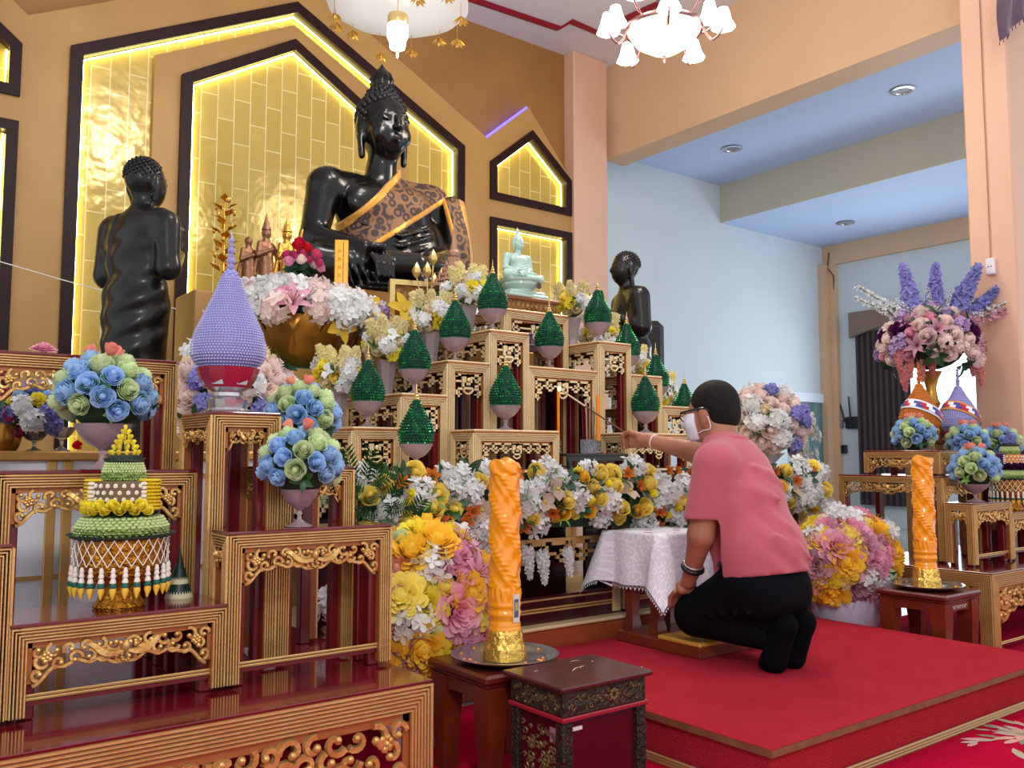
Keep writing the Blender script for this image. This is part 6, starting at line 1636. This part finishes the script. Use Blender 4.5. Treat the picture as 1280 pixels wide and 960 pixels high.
# ---------------------------------------------------------------- garland offering tray on the left
def tiered(lab, loc, s, purple=False):
    T = thing('garland_offering', lab, 'offering tray', loc, -.5)
    M_w = mat('leaf_weave', (150,186,84), .6, bump=(90,1.0,'voronoi'), var=((196,214,150), 4)); M_dg = mat('dark_leaf_rim', (34,46,36), .6)
    MB().lathe([(.062,0),(.066,.006),(.056,.02),(.046,.05),(.05,.06),(.085,.075),(.105,.12),(.112,.185),(.10,.185),(.02,.17)], seg=32, fn=lambda r,z,a: r*(1+.02*math.cos(16*a)*(z<.06))).build('golden_pedestal_tray', mat('chased_gold', (226,160,50), .22, .8, bump=(70,.9), var=((180,110,30), 20)), T, 50)
    def weave(r, z, h, name):
        mb = MB().lathe([(r*.86,z),(r*.99,z+h*.18),(r,z+h*.5),(r*.92,z+h*.8),(r*.72,z+h)], seg=40, mi=0)
        for j in range(7):
            t = (j+.5)/7; q = r*(1.0-.26*max(0,t-.5)*1.1)
            for k in range(44):
                a = 2*PI*(k+(j%2)*.5)/44; mb.ball((q*math.cos(a), q*math.sin(a), z+h*t*.97), (r*.055,r*.055,h*.075), 5, 3, 0 if (j < 3) else 1)
        mb.build(name, [M_w, mat('leaf_weave_pale', (196,210,150), .6)], T)
    def rim(r, z, n=56):
        mb = MB().lathe([(r*.9,z-.006),(r,z),(r*.9,z+.005)], seg=40)
        for k in range(n):
            a = 2*PI*k/n; mb.add([(r*.98*math.cos(a-.05),r*.98*math.sin(a-.05),z),(r*1.08*math.cos(a),r*1.08*math.sin(a),z+.008),(r*.98*math.cos(a+.05),r*.98*math.sin(a+.05),z),(r*.98*math.cos(a),r*.98*math.sin(a),z+.008)], [(0,1,3),(1,2,3)])
        mb.build('leaf_rim', M_dg, T)
    M_str = mat('string_white', (236,226,214), .7)
    mb = MB()               # net of threaded buds and the drop tassels
    for j in range(3):
        for k in range(26):
            a = 2*PI*(k+.5*(j%2))/26; b = 2*PI*(k+.5*((j+1)%2)+(0 if j%2 else 0))/26; z0, z1 = .183-.022*j, .183-.022*(j+1)
            for q in (-1,1):
                a2 = a+q*PI/26; mb.tube([(.118*math.cos(a),.118*math.sin(a),z0),(.119*math.cos(a2),.119*math.sin(a2),z1)], .0013, 4)
            mb.ball((.119*math.cos(a),.119*math.sin(a),z0), .0032, 5, 3)
    mb.build('bud_net', M_str, T)
    for k in range(26):
        a = 2*PI*k/26; x, y = .119*math.cos(a), .119*math.sin(a)
        mb = MB()
        for q, (r, z) in enumerate(((.0062,.106),(.0074,.094),(.0084,.080))): mb.lathe([(r*.55,z+.010),(r,z),(r*.9,z-.003)], (x,y,0), 7, 0)
        mb.lathe([(.006,.079),(.0105,.068),(.008,.064)], (x,y,0), 7, 1); mb.lathe([(.008,.066),(.0095,.056),(.002,.036)], (x,y,0), 6, 2)
        mb.build('tassel', [M_str, mat('tassel_green', (24,96,84), .5), mat('tassel_yellow', (236,190,70), .5)], T, 60)
    rim(.128, .188); weave(.114, .19, .052, 'green_weave_tier'); rim(.085, .245, 40)
    M_y = mat('garland_yellow', (246,206,30), .6, bump=(160,.8)) if not purple else mat('garland_purple', (92,44,120), .6, bump=(160,.8))
    for sgn in (-1,1):      # rolled garlands lying at the sides
        mb = MB()
        for i in range(9):
            t = i/8; z = .256+.075*t; mb.lathe([(.028,z),(.034,z+.004),(.03,z+.009)], (sgn*.066,-.006,0), 16, 0)
        for k in range(7): mb.ball((sgn*.066-.004,-.042,.262+.011*k), (.010,.004,.005), 6, 4, 1)
        mb.build('garland_roll', [M_y, mat('thread_pattern', (226,218,200), .6)], T)
    mb = MB().lathe([(.06,.25),(.072,.26),(.072,.33),(.06,.335)], seg=28, mi=0)
    for j in range(4):
        for k in range(22):
            a = 2*PI*(k+.5*(j%2))/22; mb.ball((.0735*math.cos(a), .0735*math.sin(a), .268+.018*j), (.006,.006,.007), 5, 3, 1)
    mb.build('lattice_drum', [mat('lattice_brown', (110,90,66), .7) if not purple else mat('lattice_orange', (216,130,60), .6), mat('lattice_white', (232,222,206), .6)], T)
    weave(.054, .336, .05, 'green_weave_crown'); rim(.05, .388, 30)
    mb = MB().lathe([(.040,.386),(.042,.392),(.040,.402),(.036,.404)], seg=24); mb.build('dark_collar', M_dg, T)
    k = 0
    for j in range(5):
        r = .036*(1-j/5.2); n = max(3, int(11*(1-j/5.5)))
        for i in range(n):
            a = 2*PI*(i+.5*(j%2))/n; put(T, 'bud', 'lemon' if not purple else 'violet', (r*math.cos(a), r*math.sin(a), .41+.014*j), (math.cos(a)*.4, math.sin(a)*.4, 1), .0095)
    put(T, 'bud', 'lemon' if not purple else 'lilac', (0,0,.478), (0,0,1), .009)
    for i in range(13):
        a = -PI/2+(-1+2*i/12)*1.15-.2; put(T, 'rose', 'lemon' if not purple else 'plum', (.096*math.cos(a), .096*math.sin(a), .262+.012*(i%2)), (math.cos(a), math.sin(a), .6), .019)
    T.scale = (s,s,s); return T
tiered('green and yellow garland offering on a golden pedestal tray', (.552,2.29,.609), .90)
tiered('purple and green garland offering at the right edge of the picture', (5.40,2.34,.66), .95, True)
T = thing('leaf_cone_stack', 'small dark green and white leaf cone beside the garland tray', 'offering cone', (.708,2.345,.609))
mb = MB()
for z0, r, h in ((0,.034,.035),(.035,.022,.035)):
    mb.lathe([(r*1.02,z0),(r*1.02,z0+.004),(r*.92,z0+.012)], seg=28, mi=1); mb.lathe([(r*.93,z0+.012),(r*.62,z0+h+.004)], seg=28, mi=0)
    for k in range(28):
        a = 2*PI*k/28; b = .09; c_ = lambda q, zz, aa: (q*math.cos(aa), q*math.sin(aa), z0+zz); mb.add([c_(r*.96,.009,a-b),c_(r*.90,.019,a),c_(r*.96,.009,a+b)], [(0,1,2)], 1)
mb.lathe([(.012,.07),(.006,.1),(.001,.125)], seg=14, mi=0)
mb.build('cone', [mat('dark_green_leaf', (22,44,36), .45), mat('pale_petal_edge', (216,204,170), .6)], T, 40)

# ---------------------------------------------------------------- white and gold cabinet with small vases behind the left tables
T = thing('white_cabinet', 'white and gold panelled cabinet behind the left offering tables', 'cabinet', (.62,3.05,0))
MB().box((-.62,-.05,0),(.62,.25,.955)).build('body', mat('cabinet_white', (238,241,252), .3, coat=.2), T)
MB().bbox((-.64,-.07,.955),(.64,.27,.985),.005).build('top', mat('cabinet_gold_top', (190,140,72), .35, .3), T)
mb = MB()
for x in (-.45,-.12,-.075,.20,.25,.56): mb.bbox((x,-.062,.0),(x+.028,-.049,.955),.003)
for z in (.90,.60,.06): mb.box((-.62,-.056,z),(.62,-.049,z+.012))
mb.build('gold_strip', M_goldtrim, T)
p = at(45,566,Y=3.02)
T = thing('crystal_vase', 'crystal vase with pale blue, white and yellow flowers on the white cabinet', 'vase of flowers', (p.x,3.06,.985)); goblet(T, .04, .06, 0, M_clear, 'crystal_vase')
c = (0,0,.12); filler(T, c, (.08,.08,.08))
dome(T, c, (.085,.085,.09), [('blossom','white',1,1.1),('rose','blue',1,1),('hydrangea','violet',.5,1),('marigold','lemon',.4,.8)], 26, .030, -.5, 71, -.4, .12, .9)
p = at(78,566,Y=3.02); T = thing('crystal_bowl', 'small crystal footed bowl beside the blue flower vase', 'bowl', (p.x,3.04,.985)); goblet(T, .038, .075, 0, M_clear, 'bowl')
p = at(14,560,Y=3.02)
T = thing('lotus_stem_vase', 'pot of magenta lotus buds at the left edge on the white cabinet', 'vase of flowers', (p.x-.01,3.06,.985))
MB().lathe([(.03,0),(.04,.02),(.045,.05),(.035,.08),(.03,.08),(.02,.03)], seg=18).build('pot', M_gbow, T)
for k, (x, y, z) in enumerate(((.0,-.04,.10),(-.01,-.03,.17),(.02,-.03,.05),(-.03,-.02,.22),(.025,-.02,.14))): put(T, 'tulip', 'magenta', (x,y,z), (x*8,-.8,.5), .034)
for k in range(8): put(T, 'leaf', 'dark', (.02*math.cos(k),.01,.1), (math.cos(k),-.4,.6), .07)
p = at(55,432,Y=2.72)
T = thing('lotus_blossom', 'single pink lotus blossom on the highest left gilt table', 'flower', (p.x,2.72,1.246))
MB().tube([(0,0,0),(0,0,.012)], .008, 8).build('stem', M_stem, T)
for k in range(2): put(T, 'peony', 'pink', (0,0,.022), (0,-.35,1), .026)
p = at(95,560,Y=3.02); T = thing('lotus_bud', 'red lotus bud lying on the white cabinet beside the crystal bowl', 'flower', (p.x,3.03,.985)); put(T, 'tulip', 'red', (0,0,.018), (.4,-.9,.1), .026)

# ---------------------------------------------------------------- chandeliers
M_lampg = mat('lamp_glass', (255,244,226), .3, emit=(255,226,186), es=4.5); M_lampw = mat('lamp_glass_hot', (255,255,255), .3, emit=(255,246,236), es=12)
M_arm = mat('pewter_arm', (120,84,84), .35, .8)
T = thing('chandelier', 'glowing glass chandelier with bell shades and a round bowl, at upper right', 'chandelier', (4.34,4.0,3.74))
MB().lathe([(.012,-.05),(.03,-.035),(.10,-.015),(.20,.05),(.245,.12),(.25,.135),(.24,.135),(.1,.10)], seg=40).build('bowl', M_lampg, T, 60)
MB().lathe([(.26,.115),(.268,.13),(.26,.15),(.24,.15),(.245,.125)], seg=40, cap=False).lathe([(.06,.15),(.05,.2),(.03,.3),(.05,.36),(.02,.42),(.012,1.63)], seg=14).build('frame', M_arm, T, 60)
MB().lathe([(.004,-.10),(.014,-.085),(.02,-.07),(.012,-.055),(.022,-.045),(.01,-.03)], seg=12).build('drop_finial', M_arm, T)
for k in range(10):
    a = 2*PI*k/10+.2; up = k % 2; R0 = .40 if not up else .34; zz = .10 if not up else .27; cx, cy = R0*math.cos(a), R0*math.sin(a)
    MB().tube(cat_rom([(.25*math.cos(a),.25*math.sin(a),.13),(.33*math.cos(a),.33*math.sin(a),zz-.10),(.42*math.cos(a),.42*math.sin(a),zz+.02),(R0*math.cos(a),R0*math.sin(a),zz+.12)],5), .008, 6).build('arm', M_arm, T, 180)
    MB().lathe([(.018,.105),(.035,.10),(.045,.06),(.055,.02),(.078,-.03),(.072,-.03),(.04,.04),(.02,.08)], (cx,cy,zz), 18, fn=lambda r,z,a_: r*(1+(.03*math.cos(6*a_) if z < -.02 else 0))).build('bell_shade', M_lampw, T, 60)
T = thing('chandelier', 'white scalloped ceiling lamp with a crystal drop and dangling gold flowers, top centre', 'chandelier', (2.72,4.8,3.70))
cz = .17
MB().lathe([(.03,cz+.17),(.2,cz+.16),(.36,cz+.12),(.43,cz+.05),(.45,cz),(.40,cz-.005),(.2,cz+.03),(.02,cz+.05)], seg=64, fn=lambda r,z,a: r*(1+.025*abs(math.sin(5*a))*(r>.3))).build('canopy', mat('lamp_canopy', (216,218,226), .5), T, 60)
MB().tube([(0,0,cz+.1),(0,0,1.59)], .012, 8).build('rod', M_gst, T)
MB().lathe([(.062,.10),(.066,.09),(.066,.04),(.062,.035)], seg=24, cap=False).tube([(0,0,.1),(0,0,.2)], .004, 6).build('crystal_collar', M_fin, T)
MB().lathe([(.058,.04),(.066,.03),(.064,-.05),(.052,-.08),(.048,-.12),(.02,-.135),(.006,-.14),(.008,-.17),(.002,-.185)], seg=20, fn=lambda r,z,a: r*(1+.03*math.cos(10*a))).build('crystal_drop', mat('lamp_drop', (255,255,255), .2, emit=(255,252,240), es=10), T, 60)
for k in range(12):
    a = 2*PI*k/12+.3; x, y = .41*math.cos(a), .41*math.sin(a); L_ = .07+.045*(k % 3)
    mb = MB().tube([(x,y,cz),(x,y,cz-L_)], .002, 4)
    for q in range(7):
        b = q*.9; mb.add([(x,y,cz-L_+.02),(x+.035*math.cos(b),y+.035*math.sin(b),cz-L_-.005),(x+.05*math.cos(b+.2),y+.05*math.sin(b+.2),cz-L_-.035),(x+.02*math.cos(b+.5),y+.02*math.sin(b+.5),cz-L_-.02)], [(0,1,2,3)])
    mb.ball((x,y,cz-L_-.03), (.012,.012,.018), 6, 5); mb.build('gold_flower_pendant', M_gst, T, 0)
# ---------------------------------------------------------------- light
w = bpy.data.worlds.new('world'); sc.world = w; w.use_nodes = True
bg = w.node_tree.nodes['Background']; bg.inputs['Color'].default_value = (.93,.96,1,1); bg.inputs['Strength'].default_value = 1.0
def lamp(name, kind, loc, energy, color=(1,1,1), size=.1, rot=None, sy=None):
    l = bpy.data.lights.new(name, kind); l.energy = energy; l.color = color
    if kind == 'AREA': l.size = size; l.shape = 'RECTANGLE' if sy else 'SQUARE'; l.size_y = sy or size
    else: l.shadow_soft_size = size
    o = bpy.data.objects.new(name, l); COL.objects.link(o); o.location = loc
    if rot: o.rotation_euler = rot
    return o
lamp('chandelier_light', 'POINT', (4.34,4.0,3.52), 60, (1,.88,.72), .25)
lamp('ceiling_lamp_light', 'POINT', (2.72,4.75,3.35), 8, (1,.95,.88), .12)
lamp('altar_fill_light', 'POINT', (2.4,2.6,4.7), 95, (1,.94,.84), .3)  # added fill lamp out of view, brightens the altar from above
lamp('front_fill_light', 'POINT', (-.4,-1.2,3.2), 230, (1,.95,.88), .3)  # added fill lamp behind the camera, lifts the left table fronts
lamp('window_daylight', 'AREA', (11.2,5.6,1.95), 45, (.86,.94,1), 1.9, (0,PI/2,0), 1.8)
lamp('aisle_daylight', 'AREA', (9.2,1.6,2.4), 40, (.82,.92,1), 3.5, (PI/2,0,0), 3.0)
sc.view_settings.exposure = .12
sc.cycles.use_denoising = True
sc.cycles.max_bounces = 6; sc.cycles.diffuse_bounces = 4; sc.cycles.glossy_bounces = 3; sc.cycles.transmission_bounces = 4; sc.cycles.transparent_max_bounces = 6
sc.cycles.caustics_reflective = False; sc.cycles.caustics_refractive = False; sc.cycles.sample_clamp_indirect = 4
